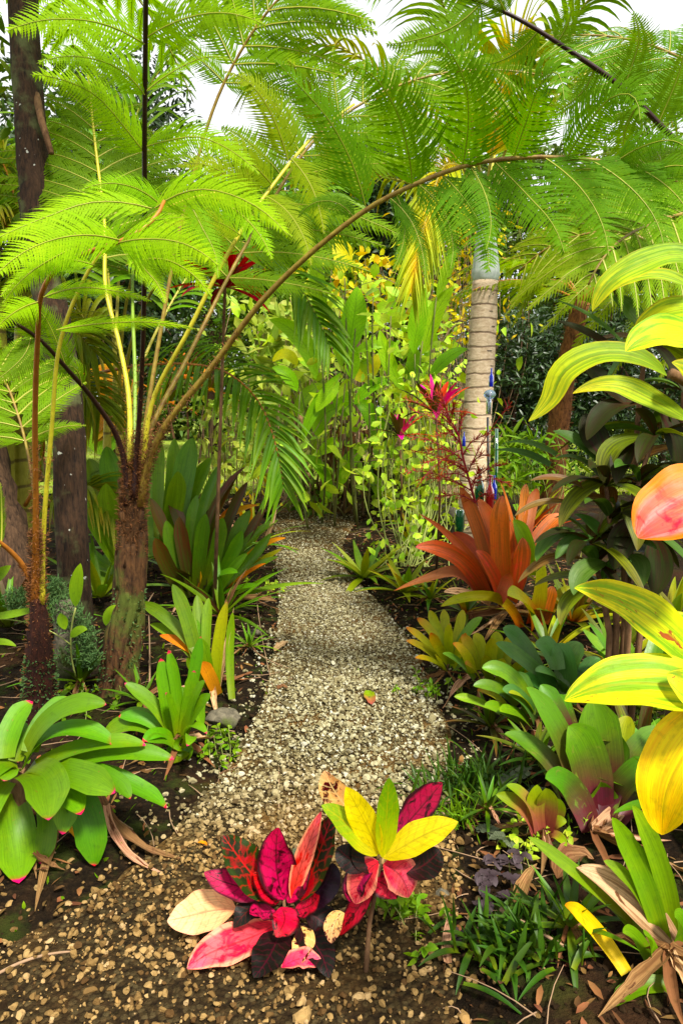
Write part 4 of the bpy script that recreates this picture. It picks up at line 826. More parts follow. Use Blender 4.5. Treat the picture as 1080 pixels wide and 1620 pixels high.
def mossball(mb, c, r, n): scatter(mb, c + rdir(n) * (rng.random((n, 1)) ** .4) * r, rdir(n, .8), rdir(n), rng.uniform(.012, .035, n), rng.uniform(.003, .007, n))
t = plant('spike_moss', 'soft bluish green spike moss growing between the trunks', 'moss', onG(110, 1075))
mb = MB()
for x, y, Y, r in [(100, 965, 3.3, .09), (85, 935, 3.35, .07), (118, 990, 3.3, .08), (132, 1010, 3.3, .07), (30, 950, 3.4, .07), (120, 1030, 3.3, .08), (140, 1040, 3.3, .06)]: mossball(mb, at(x, y, Y), np.array([r * 1.1, r, r]), 800)
P = curve([onG(110, 1075), at(110, 1020, 3.32), at(105, 950, 3.35)], 8); tube(mb, P, np.linspace(.10, .05, 8), 12, 1, .12)
mb.build('foliage', [M['moss'], M['rock']], t)
t = plant('philodendron', 'climbing vine with pointed bright green leaves on the mossy trunk base', 'vine', onG(125, 1085))
leaves(t, [([(120, 960), (121, 930), (128, 890)], 21, .3), ([(96, 970), (100, 985), (104, 995)], 16, 0), ([(112, 1008), (125, 998), (140, 994)], 16, 0), ([(-20, 975), (20, 972), (67, 962)], 20, 0), ([(-30, 1020), (0, 1016), (26, 1022)], 14, 0), ([(-25, 930), (-5, 910), (18, 895)], 20, 0), ([(168, 990), (172, 970), (184, 957)], 14, 0)], 3.1, .1, 'weed', kind='lance', chan=.2)
mb = MB(); tube(mb, pxcurve([(120, 1070), (112, 1020), (120, 962)], 3.2, -.1, 10), .004, 5); tube(mb, pxcurve([(112, 1020), (60, 990), (-30, 980)], 3.15, -.05, 10), .003, 5); mb.build('stem', M['palestem'], t)
# ------------------------------------------------------------------ right: bromeliads along the path
t = plant('bromeliad', 'big orange bromeliad with broad upright leaves and a pink-tipped curled leaf', 'bromeliad', onG(800, 985))
D = [([(785, 945), (765, 870), (746, 815), (727, 768)], 26, .3), ([(790, 945), (780, 860), (757, 785)], 30, .3), ([(800, 940), (793, 860), (792, 782)], 36, -.1, None, dict(chan=.5)), ([(812, 940), (808, 880), (803, 822)], 26, .2),
     ([(782, 940), (756, 880), (714, 843)], 26, .3, 'pinkor'), ([(778, 945), (734, 875), (662, 812)], 21, .1, None, dict(kind='spear')), ([(772, 950), (722, 882), (656, 866)], 30, -.2), ([(762, 945), (722, 908), (676, 915), (622, 931)], 22, -.2, 'pinkor', dict(kind='spear')),
     ([(775, 955), (735, 938), (702, 936)], 15, -.2, 'deadlight'), ([(823, 992), (790, 950), (742, 945), (697, 958)], 19, -.4, 'yellgr'), ([(838, 910), (826, 850), (811, 822)], 31, -.1, 'straplime'), ([(842, 985), (850, 930), (848, 880)], 34, -.2, 'yellgr'),
     ([(842, 992), (828, 955), (802, 938)], 44, -.7, 'yellgr'), ([(830, 870), (838, 810), (850, 772)], 20, .4, 'pinkor'), ([(835, 880), (862, 838), (888, 812)], 26, .3), ([(858, 985), (868, 955), (872, 925)], 24, .0), ([(822, 850), (828, 800), (832, 765)], 16, .5),
     ([(808, 950), (822, 900), (826, 850)], 30, -.1), ([(795, 955), (772, 900), (752, 870)], 30, -.2), ([(788, 955), (800, 925), (806, 905)], 24, -.4, 'pinkor'), ([(850, 985), (880, 950), (905, 930)], 22, .2, 'yellgr')]
D = [(r_[0], r_[1] * .88) + tuple(r_[2:]) for r_ in D]; leaves(t, D, 4.25, .82, 'orange', a=.45, b=.8, chan=.42)
mb = MB(); ax = pxcurve([(766, 850), (750, 790), (733, 728), (721, 680), (694, 650)], 4.35, -.1, 24); tube(mb, ax, np.linspace(.011, .004, 24), 7)
br = MB()
for k, (f, ex, ey, dy) in enumerate([(.35, 640, 745, 0), (.42, 800, 735, -.1), (.4, 806, 768, 0), (.5, 650, 715, .1), (.52, 806, 640, -.1), (.6, 640, 690, 0), (.62, 770, 690, -.1), (.66, 660, 770, -.2), (.7, 652, 650, 0), (.74, 735, 650, 0), (.8, 665, 622, .1), (.8, 640, 632, -.1), (.88, 670, 605, 0), (.9, 720, 640, -.1), (.95, 690, 620, 0), (.45, 690, 760, -.25), (.5, 700, 742, -.2), (.58, 676, 715, -.15), (.3, 690, 790, -.1), (.3, 780, 790, -.1), (.36, 760, 745, -.2), (.48, 770, 720, -.2), (.72, 690, 690, -.2), (.55, 668, 735, -.25), (.38, 660, 760, .1)]):
    p = ax[int(f * 23)]; e = at(ex, ey, 4.3 + dy); C = curve([p, (p * .45 + e * .55) + UP * .04, e], 12); tube(mb, C, np.linspace(.0045, .0015, 12), 5, cap=False)
    n = 64; x = rng.random(n) ** .8 * 11; i = np.minimum(x.astype(int), 10); q = C[i] * (1 - (x - i)[:, None]) + C[i + 1] * (x - i)[:, None]
    scatter(br, q, nrm(e - p) * .8 + rdir(n) * .7, rdir(n), rng.uniform(.02, .06, n), rng.uniform(.003, .007, n))
fs = mb.build('flower_stalk', M['redstalk'], t); br.build('bracts', M['bract'], fs)

t = plant('bromeliad', 'small bromeliad with orange outer leaves and yellow-green inner ones at the path edge', 'bromeliad', onG(706, 1075))
D = [([(700, 1048), (672, 1015), (642, 991)], 13, .1), ([(698, 1030), (678, 995), (659, 976)], 14, .3), ([(702, 1030), (690, 990), (678, 965)], 15, .4, 'ylgrn'), ([(708, 1030), (704, 990), (702, 963)], 15, .5, 'ylgrn'), ([(714, 1035), (726, 992), (732, 963)], 15, .5, 'ylgrn'), ([(698, 1050), (670, 1025), (642, 1012)], 12, -.2),
     ([(702, 1060), (680, 1044), (656, 1040)], 11, -.4), ([(720, 1035), (742, 995), (762, 976)], 15, .3, 'straplime'), ([(708, 1048), (690, 1018), (680, 1000)], 15, -.3), ([(712, 1050), (710, 1015), (712, 985)], 16, -.2, 'ylgrn'), ([(716, 1055), (730, 1020), (736, 1000)], 14, -.3), ([(704, 1062), (696, 1050), (690, 1035)], 14, -.6, 'ylgrn'), ([(718, 1060), (742, 1040), (758, 1030)], 13, -.1, 'straplime')]
leaves(t, D, 3.55, .34, 'yellor', a=.6, b=.7)
t = plant('bromeliad', 'small yellow bromeliad with orange edges between its orange neighbour and the blue-green one', 'bromeliad', onG(762, 1100))
D = [([(748, 1065), (730, 1030), (716, 1016)], 17, -.1, 'yellor'), ([(755, 1060), (742, 1022), (731, 1003)], 18, .2, 'yellor'), ([(766, 1060), (758, 1018), (751, 998)], 20, .3), ([(782, 1060), (786, 1015), (785, 998)], 20, .3), ([(750, 1075), (722, 1045), (700, 1031)], 15, -.2, 'straplime'), ([(770, 1065), (776, 1030), (778, 1008)], 20, 0), ([(790, 1065), (803, 1025), (803, 1005)], 18, .2),
     ([(760, 1080), (745, 1055), (735, 1048)], 18, -.5, 'yellor'), ([(775, 1080), (768, 1050), (766, 1035)], 20, -.4), ([(800, 1085), (815, 1060), (822, 1045)], 22, -.1), ([(785, 1085), (795, 1055), (795, 1040)], 20, -.4, 'ylgrn'), ([(830, 1090), (824, 1065), (814, 1048)], 24, .1)]
leaves(t, D, 3.3, .30, 'ylgrn', a=.6, b=.7)
t = plant('bromeliad', 'blue-green bromeliad with thick rounded leaves behind the maroon-based one', 'bromeliad', onG(880, 1125))
D = [([(850, 1060), (815, 1008), (795, 989)], 28, .2), ([(880, 1100), (828, 1043), (784, 1016)], 24, -.1), ([(900, 1095), (892, 1045), (872, 1018)], 38, .2), ([(880, 1060), (866, 1025), (850, 1008)], 30, .3), ([(895, 1100), (880, 1075), (845, 1058)], 26, -.3), ([(885, 1100), (905, 1040), (915, 1010)], 34, .3), ([(880, 1110), (850, 1085), (825, 1070)], 26, -.3), ([(890, 1110), (865, 1080), (852, 1050)], 30, -.1), ([(900, 1110), (930, 1060), (950, 1040)], 30, .1)]
leaves(t, D, 3.05, .42, 'blueg', a=.7, b=.5, chan=.35)
t = plant('bromeliad', 'mid green bromeliad with overlapping leaves reaching left over the dark grass tuft', 'bromeliad', onG(845, 1165))
D = [([(832, 1105), (795, 1063), (762, 1055)], 26, -.1), ([(818, 1115), (780, 1087), (748, 1083)], 20, -.3), ([(790, 1130), (750, 1108), (718, 1102)], 15, -.2, 'straplime'), ([(845, 1140), (818, 1100), (795, 1088)], 26, -.4, 'blueg'), ([(842, 1125), (820, 1100), (804, 1095)], 15, -.4, 'ylgrn'), ([(830, 1150), (790, 1122), (765, 1115)], 22, -.5), ([(835, 1130), (828, 1085), (815, 1062)], 26, .3), ([(805, 1125), (775, 1098), (755, 1092)], 18, -.2, 'yellor'), ([(840, 1150), (812, 1128), (790, 1125)], 24, -.6)]
leaves(t, D, 2.85, .32, 'strapg', a=.6, b=.65, chan=.3)
t = plant('bromeliad', 'large vase-shaped green bromeliad with maroon leaf bases, right of the dark grass tuft', 'bromeliad', onG(935, 1345))
D = [([(928, 1285), (885, 1165), (832, 1085)], 40, .2), ([(900, 1180), (872, 1110), (854, 1083)], 32, .3), ([(908, 1180), (892, 1120), (882, 1098)], 28, .3), ([(942, 1290), (924, 1190), (898, 1146)], 62, -.1), ([(955, 1280), (946, 1170), (938, 1105)], 62, .3), ([(968, 1250), (984, 1165), (992, 1130)], 34, .5, 'ylgrn'), ([(960, 1280), (1008, 1190), (1052, 1148)], 38, .2),
     ([(962, 1285), (1000, 1225), (1036, 1206)], 40, -.3), ([(948, 1325), (950, 1270), (950, 1236)], 48, -.25, None, dict(tws=0, chan=.5, L=.3)), ([(925, 1300), (868, 1205), (798, 1156)], 32, -.1), ([(935, 1315), (905, 1252), (862, 1230)], 40, -.4), ([(972, 1300), (1020, 1250), (1070, 1230)], 34, -.1), ([(950, 1300), (965, 1210), (968, 1150)], 50, .1), ([(930, 1290), (905, 1210), (880, 1165)], 44, .1)]
leaves(t, D, 2.3, .46, 'vase', a=.5, b=.75, chan=.32, n=18)
t = plant('bromeliad', 'little bromeliad with pink-based lime leaves at the foot of the vase-shaped one', 'bromeliad', onG(860, 1345))
D = [([(852, 1325), (825, 1277), (784, 1257)], 22, 0), ([(855, 1325), (835, 1270), (800, 1238)], 24, .3), ([(862, 1325), (865, 1280), (862, 1245)], 32, -.2), ([(866, 1330), (882, 1290), (880, 1262)], 24, .1), ([(860, 1332), (880, 1322), (896, 1338)], 15, -.6), ([(856, 1330), (846, 1290), (850, 1240)], 28, .3), ([(868, 1328), (884, 1300), (896, 1300)], 18, -.2)]
leaves(t, D, 2.1, .2, 'pinkbase', a=.5, b=.75, chan=.3)
t = plant('bromeliad', 'glossy strap-leaved bromeliad in the lower right corner with a broad withered leaf', 'bromeliad', onG(1055, 1545))
D = [([(1050, 1500), (1010, 1380), (968, 1292)], 32, .2), ([(1068, 1490), (1038, 1355), (999, 1274)], 31, .3), ([(1038, 1480), (995, 1395), (954, 1360)], 24, 0), ([(1050, 1545), (995, 1455), (919, 1401)], 28, -.3), ([(1005, 1460), (915, 1385), (835, 1324)], 24, 0), ([(990, 1540), (942, 1472), (892, 1431)], 24, -.4, 'ydead', dict(label='yellow dying leaf')),
     ([(1082, 1510), (1000, 1430), (911, 1371)], 58, -.1, 'deadlight', dict(kind='lance', label='broad withered tan leaf')), ([(1085, 1510), (1075, 1470), (1068, 1448)], 38, -.3), ([(1035, 1535), (1010, 1490), (985, 1475)], 22, -.4), ([(1045, 1540), (1030, 1500), (1020, 1480)], 20, -.5), ([(1075, 1480), (1055, 1400), (1045, 1330)], 18, .4, 'dead', dict(kind='spear')), ([(1070, 1560), (1020, 1560), (970, 1590)], 28, -.5), ([(1080, 1550), (1100, 1480), (1120, 1440)], 30, .1), ([(1040, 1470), (1020, 1380), (1005, 1330)], 20, .1)]
leaves(t, D, 1.68, .36, 'straplime', a=.5, b=.75, chan=.35, n=18)

def tuft(name, label, P0, n, L, W, spread, mat='grass', cat='plant'):
    t = thing(name, label, cat, P0); mb = MB()
    for i in range(n):
        c = P0 + np.array([*rng.normal(0, spread, 2) * [1, .6], 0]); c[2] = float(gz(c[0], c[1])) + rng.uniform(0, .05)
        a = rng.uniform(0, 6.28); e = rng.uniform(.25, 1.4); l = L * rng.uniform(.6, 1.15); h = np.array([cos(a), sin(a), 0]); s = np.linspace(0, 1, 7)
        P = c + h * (s * cos(e) * l)[:, None] + UP * ((s * sin(e) - s ** 2 * .45 * cos(e)) * l)[:, None]
        strip(mb, P, prof('spear', np.minimum(s, .98)) * W * .5, UP * .8 + h * .1 + rng.normal(0, .2, 3), .5, 2)
    mb.build('blades', M[mat], t); return t
tuft('mondo_grass', 'dark green spiky tuft of narrow leaves beside the gravel, middle right', onG(742, 1245), 190, .17, .012, .10)
tuft('mondo_grass', 'dark glossy narrow-leaved tuft at the bottom right under the yellow strap leaf', onG(812, 1500), 130, .17, .019, .085)
tuft('lily_turf', 'thin pale grassy tuft at the right edge of the path, near the red croton leaf', onG(722, 1290), 90, .10, .005, .035, 'weed')

def lowplant(name, label, cat, P0, rows, mat, kind, L, W, stemcol='palestem'):
    t = thing(name, label, cat, P0); st = MB()
    for x, y, dz in rows:
        b = onG(x, y); c = b + UP * dz; tube(st, [b + rng.normal(0, .01, 3) * [1, 1, 0], c], .0018, 4, cap=False)
        for k in range(rng.integers(3, 6)):
            a = rng.uniform(0, 6.28); h = np.array([cos(a), sin(a), 0]); l = L * rng.uniform(.7, 1.2); s = np.linspace(0, 1, 9)[:, None]
            m2 = MB(); strip(m2, c + h * s * l + UP * (s * .35 - s ** 2 * .55) * l, np.maximum(prof(kind, s[:, 0]), .03) * W * .5, UP, .25, 4, wave=.15, wf=3)
            m2.build('leaf', M[mat], t)
    st.build('stem', M[stemcol], t)
lowplant('purple_plant', 'low purple-leaved ground cover between the gravel and the lower dark tuft', 'plant', onG(795, 1400), [(x + rng.normal(0, 6), y + rng.normal(0, 6), rng.uniform(.02, .07)) for x, y in [(765, 1390), (780, 1372), (800, 1385), (775, 1412), (760, 1425), (795, 1420), (815, 1400), (745, 1430), (820, 1380), (780, 1395), (740, 1470), (838, 1475), (865, 1500)]], 'purp', 'ovate', .042, .03)
lowplant('painted_plant', 'silvery dark-veined leaves low among the right-hand bromeliads', 'plant', onG(815, 1265), [(x, y, rng.uniform(.03, .08)) for x, y in [(805, 1255), (830, 1250), (845, 1270), (770, 1320), (800, 1340), (855, 1215), (838, 1195)]], 'silver', 'ovate', .055, .045)
lowplant('painted_plant', 'silvery dark-veined leaves peeping out under the two crotons', 'plant', onG(440, 1390), [(440, 1400, .05), (468, 1360, .05)], 'silver', 'ovate', .05, .04)

# ------------------------------------------------------------------ crotons at the bottom
b = onG(452, 1500)
t = plant('croton', 'crimson croton with cream, pink and blackish leaves at the near end of the gravel', 'shrub', b)
D = [([(449, 1424), (438, 1375), (440, 1308)], 62, .35, 'crred'), ([(440, 1425), (395, 1378), (352, 1316)], 62, .1, 'crmix'), ([(425, 1422), (372, 1402), (325, 1374)], 46, .1, 'crmag'), ([(462, 1425), (478, 1365), (508, 1282)], 30, .3, 'crpink'), ([(475, 1425), (505, 1350), (526, 1284)], 50, .2, 'crmix'), ([(482, 1435), (512, 1400), (526, 1360)], 52, .2, 'crpur'),
     ([(374, 1440), (318, 1446), (266, 1450)], 64, -.2, 'crcream'), ([(440, 1458), (375, 1486), (300, 1540)], 62, -.4, 'crpink'), ([(447, 1470), (430, 1505), (400, 1545)], 60, -.4, 'crdark'), ([(472, 1465), (480, 1492), (462, 1530)], 38, -.5, 'crpeach'), ([(445, 1530), (478, 1520), (510, 1518)], 36, -.2, 'crpink'), ([(432, 1442), (395, 1440), (368, 1458)], 44, -.5, 'crdark'), ([(480, 1440), (512, 1462), (522, 1490)], 50, -.3, 'crdark'),
     ([(455, 1428), (470, 1390), (478, 1350)], 44, .3, 'crred'), ([(440, 1430), (420, 1400), (400, 1380)], 40, -.2, 'crred'), ([(446, 1435), (448, 1455), (440, 1478)], 50, -.7, 'crred'), ([(465, 1440), (490, 1432), (505, 1415)], 40, -.2, 'crred'), ([(435, 1440), (410, 1445), (395, 1440)], 36, -.5, 'crred'), ([(470, 1460), (500, 1500), (520, 1540)], 50, -.3, 'crdark')]
leaves(t, D, 1.74, .165, 'crred', kind='lance', a=.7, b=.6, chan=.22, n=18, wave=.12)
mb = MB(); tube(mb, [b, at(452, 1460, 1.76), at(449, 1424, 1.74)], [.007, .006, .004], 7); hh = MB(); mb.build('stem', M['brownwood'], t)
b = onG(578, 1525)
t = plant('croton', 'croton with a bright yellow top whorl and red lower leaves, right of the crimson one', 'shrub', b)
D = [([(603, 1357), (612, 1290), (617, 1226)], 40, .35, 'crlime'), ([(600, 1352), (572, 1292), (546, 1244)], 46, .3, 'cryel'), ([(597, 1352), (556, 1312), (508, 1272)], 46, -.1, 'crlime'), ([(606, 1357), (662, 1326), (724, 1300)], 52, -.1, 'cryel'), ([(620, 1325), (665, 1278), (700, 1238)], 54, .2, 'crred', dict(Y=1.72)), ([(568, 1300), (532, 1255), (508, 1216)], 50, .2, 'crpeach', dict(Y=1.72)),
     ([(602, 1366), (575, 1388), (560, 1425)], 50, -.3, 'crpink'), ([(606, 1367), (632, 1385), (648, 1412)], 62, -.3, 'crpink'), ([(592, 1398), (558, 1448), (530, 1478)], 38, -.2, 'crred'), ([(592, 1372), (562, 1398), (555, 1425)], 44, -.1, 'crred'), ([(640, 1378), (680, 1362), (698, 1340)], 52, .1, 'crdark'), ([(582, 1372), (550, 1355), (532, 1336)], 44, .1, 'crdark'), ([(590, 1395), (610, 1400), (625, 1420)], 44, -.4, 'crred'), ([(590, 1380), (575, 1350), (570, 1325)], 44, .3, 'crdark'), ([(545, 1445), (528, 1465), (522, 1490)], 30, -.3, 'crpeach')]
leaves(t, D, 1.65, .15, 'cryel', kind='lance', a=.6, b=.65, chan=.2, n=18, wave=.08)
mb = MB(); tube(mb, [b, at(584, 1460, 1.67), at(596, 1400, 1.66), at(602, 1358, 1.65)], [.008, .0065, .006, .004], 8, 0, .05); mb.build('stem', M['brownwood'], t)

# ------------------------------------------------------------------ right: ti plants
base = at(1165, 1250, 1.0); base[2] = float(gz(base[0], base[1]))
t = plant('ti_plant', 'ti plant close by at the right edge with big yellow, lime and pink leaves', 'shrub', base)
D = [([(1120, 420), (1070, 402), (1010, 420), (962, 450), (936, 490)], 50, .0, 'tigreen', dict(Y=1.05)), ([(1110, 470), (1050, 435), (1000, 440), (960, 462)], 26, .1, 'tigreen', dict(Y=1.1)), ([(1050, 590), (1000, 560), (950, 560), (895, 592), (872, 636), (836, 662)], 52, -.1, 'tigreen', dict(Y=1.05)), ([(1090, 665), (1030, 632), (970, 610), (905, 622)], 40, .1, 'tigreen', dict(Y=1.1)),
     ([(1150, 560), (1090, 535), (1030, 530), (988, 548)], 84, -.2, 'tiyel', dict(Y=.98)), ([(1140, 490), (1080, 490), (1040, 500), (1000, 530)], 50, .2, 'tigreen', dict(Y=1.05)), ([(1180, 770), (1130, 785), (1070, 815), (1012, 838)], 150, -.2, 'tipink', dict(Y=.95, kind='ovate')), ([(1120, 1065), (1060, 1005), (990, 955), (908, 922)], 82, .1, 'tiyel', dict(Y=1.0)),
     ([(1150, 1080), (1090, 1010), (1030, 968)], 66, .1, 'tiyel', dict(Y=1.05)), ([(1160, 1115), (1080, 1088), (990, 1080), (892, 1098)], 104, -.1, 'tiyel', dict(Y=.95)), ([(1150, 1120), (1090, 1180), (1055, 1240), (1048, 1312)], 110, -.1, 'tigold', dict(Y=.95, kind='ovate')), ([(1150, 1110), (1100, 1090), (1055, 1062)], 76, 0, 'tiyel', dict(Y=.93)), ([(1150, 640), (1110, 600), (1060, 575)], 50, 0, 'tigreen', dict(Y=1.05)), ([(1190, 900), (1120, 850), (1090, 760)], 70, .3, 'tiyel', dict(Y=1.1))]
leaves(t, D, 1.0, .26, 'tiyel', kind='lance', a=.6, b=.7, chan=.22, n=22, wave=.06, tws=.06, jit=.06)
mb = MB()
for rows in ([(1165, 1250, 1.0), (1150, 1000, 1.02), (1160, 700, 1.05), (1110, 430, 1.08)], [(1170, 1250, 1.05), (1165, 900, 1.08), (1120, 640, 1.1), (1060, 590, 1.08)]):
    P = trunk_curve(rows); P[0] = base; tube(mb, P, np.linspace(.013, .008, 24), 8)
mb.build('stem', M['brownwood'], t)

base = onG(985, 1010)
t = plant('ti_plant', 'dark maroon and olive ti plant on several stems behind the yellow leaves', 'shrub', base)
D = [([(1030, 692), (968, 712), (955, 762)], 38, -.2, 'tiolive'), ([(960, 758), (918, 783), (884, 832)], 30, -.2, 'tiolive'), ([(945, 730), (908, 696), (875, 680)], 27, .3, 'tigrey'), ([(930, 775), (882, 757), (838, 759)], 17, 0, 'tibrown'), ([(905, 795), (850, 798), (813, 816)], 15, -.1, 'tibrown'), ([(958, 855), (932, 828), (907, 810)], 26, .2, 'tigrey'), ([(910, 840), (872, 850), (848, 888)], 28, -.2, 'tigrey'),
     ([(938, 850), (902, 858), (878, 884)], 24, -.2, 'tigrey'), ([(925, 886), (862, 888), (818, 920)], 20, -.1, 'tibrown'), ([(958, 890), (922, 905), (908, 938)], 36, -.4, 'tigrey'), ([(990, 880), (1008, 895), (1018, 925)], 38, -.3, 'tigrey'), ([(958, 725), (936, 690), (925, 650)], 44, .2, 'tidark'), ([(985, 545), (932, 500), (878, 474)], 14, .2, 'tigrey', dict(kind='spear')), ([(980, 560), (918, 522), (880, 506)], 18, .1, 'tidark'),
     ([(1030, 420), (985, 392), (948, 408)], 12, -.1, 'tidark', dict(kind='spear')), ([(1020, 520), (985, 480), (966, 466)], 30, .2, 'tigrey'), ([(990, 640), (950, 600), (920, 570)], 34, .2, 'tidark'), ([(880, 720), (830, 700), (795, 700)], 14, .3, 'tigrey', dict(kind='spear', Y=3.2)), ([(870, 735), (820, 715), (780, 712)], 14, .3, 'tigrey', dict(kind='spear', Y=3.2)), ([(930, 930), (900, 950), (885, 985)], 26, -.3, 'tiolive'),
     ([(960, 740), (950, 700), (945, 660)], 36, .3, 'tidark'), ([(1000, 700), (985, 720), (975, 760)], 34, -.3, 'tidark'), ([(1010, 640), (960, 650), (930, 690)], 40, -.2, 'tidark'), ([(1005, 820), (985, 850), (975, 900)], 46, -.3, 'tidark'), ([(1030, 850), (1040, 890), (1035, 940)], 44, -.3, 'tidark'), ([(1040, 650), (1065, 690), (1075, 740)], 40, -.2, 'tidark'), ([(1020, 620), (1050, 660), (1060, 700)], 36, .2, 'tigrey'), ([(985, 790), (1000, 820), (1005, 870)], 30, -.4, 'tiolive'), ([(970, 800), (940, 790), (905, 800)], 22, 0, 'tibrown'), ([(975, 470), (960, 440), (930, 425)], 26, .2, 'tidark'), ([(1000, 420), (1020, 390), (1060, 385)], 22, .2, 'tidark')]
leaves(t, D, 2.7, .36, 'tidark', kind='lance', a=.7, b=.5, chan=.3)
mb = MB(); tops = []
for rows in ([(975, 1010, 2.8), (968, 880, 2.75), (958, 770, 2.7)], [(985, 1010, 2.8), (1000, 820, 2.85), (1010, 640, 2.85), (1025, 520, 2.85), (1040, 420, 2.85)], [(995, 1010, 2.75), (990, 860, 2.7), (1035, 690, 2.7)], [(965, 1010, 2.8), (950, 930, 2.75), (935, 860, 2.7)], [(1005, 1000, 2.8), (1050, 900, 2.8), (1070, 760, 2.8), (1080, 620, 2.8)]):
    P = trunk_curve(rows); P[0, 2] = .0; tube(mb, P, np.linspace(.014, .008, 24), 8); tops.append(P)
mb.build('stem', M['brownwood'], t)
for P in tops:
    for j in (23, 18, 13):
        c = P[j]
        for i in range(7 if j > 15 else 4):
            a = i * 2.4 + j; e = rng.uniform(-.2, 1.1); h = np.array([cos(a), sin(a) * .8, 0]); l = .30 * rng.uniform(.8, 1.2); s = np.linspace(0, 1, 14)[:, None]
            Pq = c + h * s * cos(e) * l + UP * (s * sin(e) - s ** 2 * .5) * l; mb = MB()
            strip(mb, Pq, np.maximum(prof('lance', s[:, 0]), .03) * .036, UP + rng.normal(0, .2, 3), .35, 4); mb.build('leaf', M[['tidark', 'tiolive', 'tigrey', 'tiolive', 'tibrown', 'tidark'][i % 6]], t)

for nm, (px, py), n, L, W in [('bromeliad', (800, 985), 9, .5, .06), ('bromeliad', (935, 1345), 10, .34, .05), ('bromeliad', (880, 1125), 7, .3, .05), ('bromeliad', (845, 1165), 7, .28, .04), ('bromeliad', (1055, 1545), 7, .26, .045), ('bromeliad', (762, 1100), 5, .2, .03), ('bromeliad', (706, 1075), 5, .18, .025), ('bromeliad', (338, 1098), 8, .3, .03), ('bromeliad', (285, 1188), 6, .22, .03), ('bromeliad', (322, 945), 10, .7, .05), ('bromeliad', (860, 1345), 5, .16, .02), ('bromeliad', (28, 1325), 5, .3, .03)]:
    c = onG(px, py); o = min((o for o in COL.objects if o.name.startswith(nm) and o.parent is None), key=lambda o: np.linalg.norm(np.array(o.location) - c)); skirt(o, c, n, L, W)
# loose leaves and sticks lying about
def lying(name, label, pts, wpx, mat, kind='lance', cat='leaf', h=.012, curl=.5):
    P = curve([onG(x, y) + UP * (.008 + h * k) for x, y, k in pts], 12); P[:, 2] = np.maximum(P[:, 2], .022); s = np.linspace(0, 1, 12)
    mb = MB(); strip(mb, P, np.maximum(prof(kind, s), .03) * wpx * .5 * ppm(P[6]), UP, curl, 6, wave=.2); return tag(mb.build(name, M[mat], loc=P[0]), label, cat)
lying('fallen_leaf', 'pale tan dry leaf lying on the left side of the gravel', [(434, 1028, 1), (443, 1022, 2.5), (455, 1012, 1)], 15, 'deadlight', 'ovate')
lying('fallen_leaf', 'small yellow-green leaf with a red centre lying in the middle of the gravel', [(588, 1112, 1), (584, 1100, 2), (582, 1090, 1.5)], 18, 'pinkbase', 'ovate')
lying('fallen_leaf', 'curled brown leaf at the gravel edge below the long dry stalk', [(440, 1088, 1), (446, 1084, 2), (455, 1086, 1)], 10, 'dead', 'ovate')
lying('fallen_leaf', 'dry tan funnel-shaped leaf on a stick right of the path', [(700, 1118, 1), (728, 1092, 3), (750, 1082, 3)], 14, 'deadlight', 'paddle')
lying('fallen_leaf', 'small yellow leaf on dark soil left of the gravel', [(312, 1330, 1), (320, 1330, 1), (328, 1334, 1)], 7, 'gold', 'ovate')
lying('fallen_leaf', 'long tan withered strap hanging in front of the little pink-based bromeliad', [(758, 1312, 1), (800, 1316, 2), (845, 1325, 4)], 14, 'dead', 'spear')
lying('fallen_leaf', 'pale papery leaf standing in the lower dark tuft', [(708, 1520, 0), (706, 1490, 3), (710, 1462, 6)], 16, 'deadlight', 'spear')
lying('fallen_leaf', 'broad brown leaf among litter under the vase-shaped bromeliad', [(880, 1400, 1), (905, 1380, 4), (940, 1375, 2)], 40, 'dead', 'ovate')
lying('fallen_leaf', 'upright strip of dry leaf beside the purple ground cover', [(815, 1440, 0), (825, 1420, 3), (848, 1385, 3)], 22, 'dead', 'spear')
def stick(label, pts, r, mat='twig', name='dry_stick'):
    P = curve([onG(x, y) + UP * (r + dz) for x, y, dz in pts], 14); mb = MB(); tube(mb, P, np.linspace(r, r * .6, 14), 6, 0, .05); return tag(mb.build(name, M[mat], loc=P[0]), label, 'stick')
stick('long thin pale stalk lying across the left edge of the gravel', [(375, 1010, .03), (430, 1042, .02), (482, 1056, .01)], .0035)
stick('thin curved dry stalk hanging down over the left path edge', [(405, 950, .12), (412, 1000, .06), (432, 1080, .01)], .003)
stick('straight thin stick lying on the gravel, pointing at the crimson croton', [(441, 1200, .01), (441, 1260, .012), (440, 1318, .01)], .0035)
stick('short twig crossing the straight stick on the gravel', [(386, 1312, .01), (412, 1311, .012), (444, 1313, .012)], .003)
stick('pale stick poking from the maroon-based bromeliad', [(788, 1284, .02), (825, 1305, .03), (850, 1322, .04)], .004)
stick('orange-brown stick lying in the lower dark tuft', [(790, 1462, .07), (840, 1490, .05), (890, 1515, .03)], .007)
stick('dark twig on the soil left of the gravel', [(348, 1215, .01), (368, 1208, .02), (392, 1199, .01)], .004, 'brownwood')
stick('long thin grey stick across the soil in front of the left trunks', [(-10, 1100, .03), (30, 1090, .04), (72, 1072, .06)], .003)
stick('brown stick lying at the lower left corner on the soil', [(-10, 1530, .01), (50, 1505, .015), (115, 1492, .01)], .005)
stick('grey bent stalk standing between the hairy trunk and the tall bromeliad', [(215, 1075, .0), (222, 1010, .1), (245, 975, .15)], .006)
stick('thin grey stalk leaning beside the bent one left of the tall bromeliad', [(237, 1088, .0), (238, 1040, .08), (237, 1005, .12)], .005)
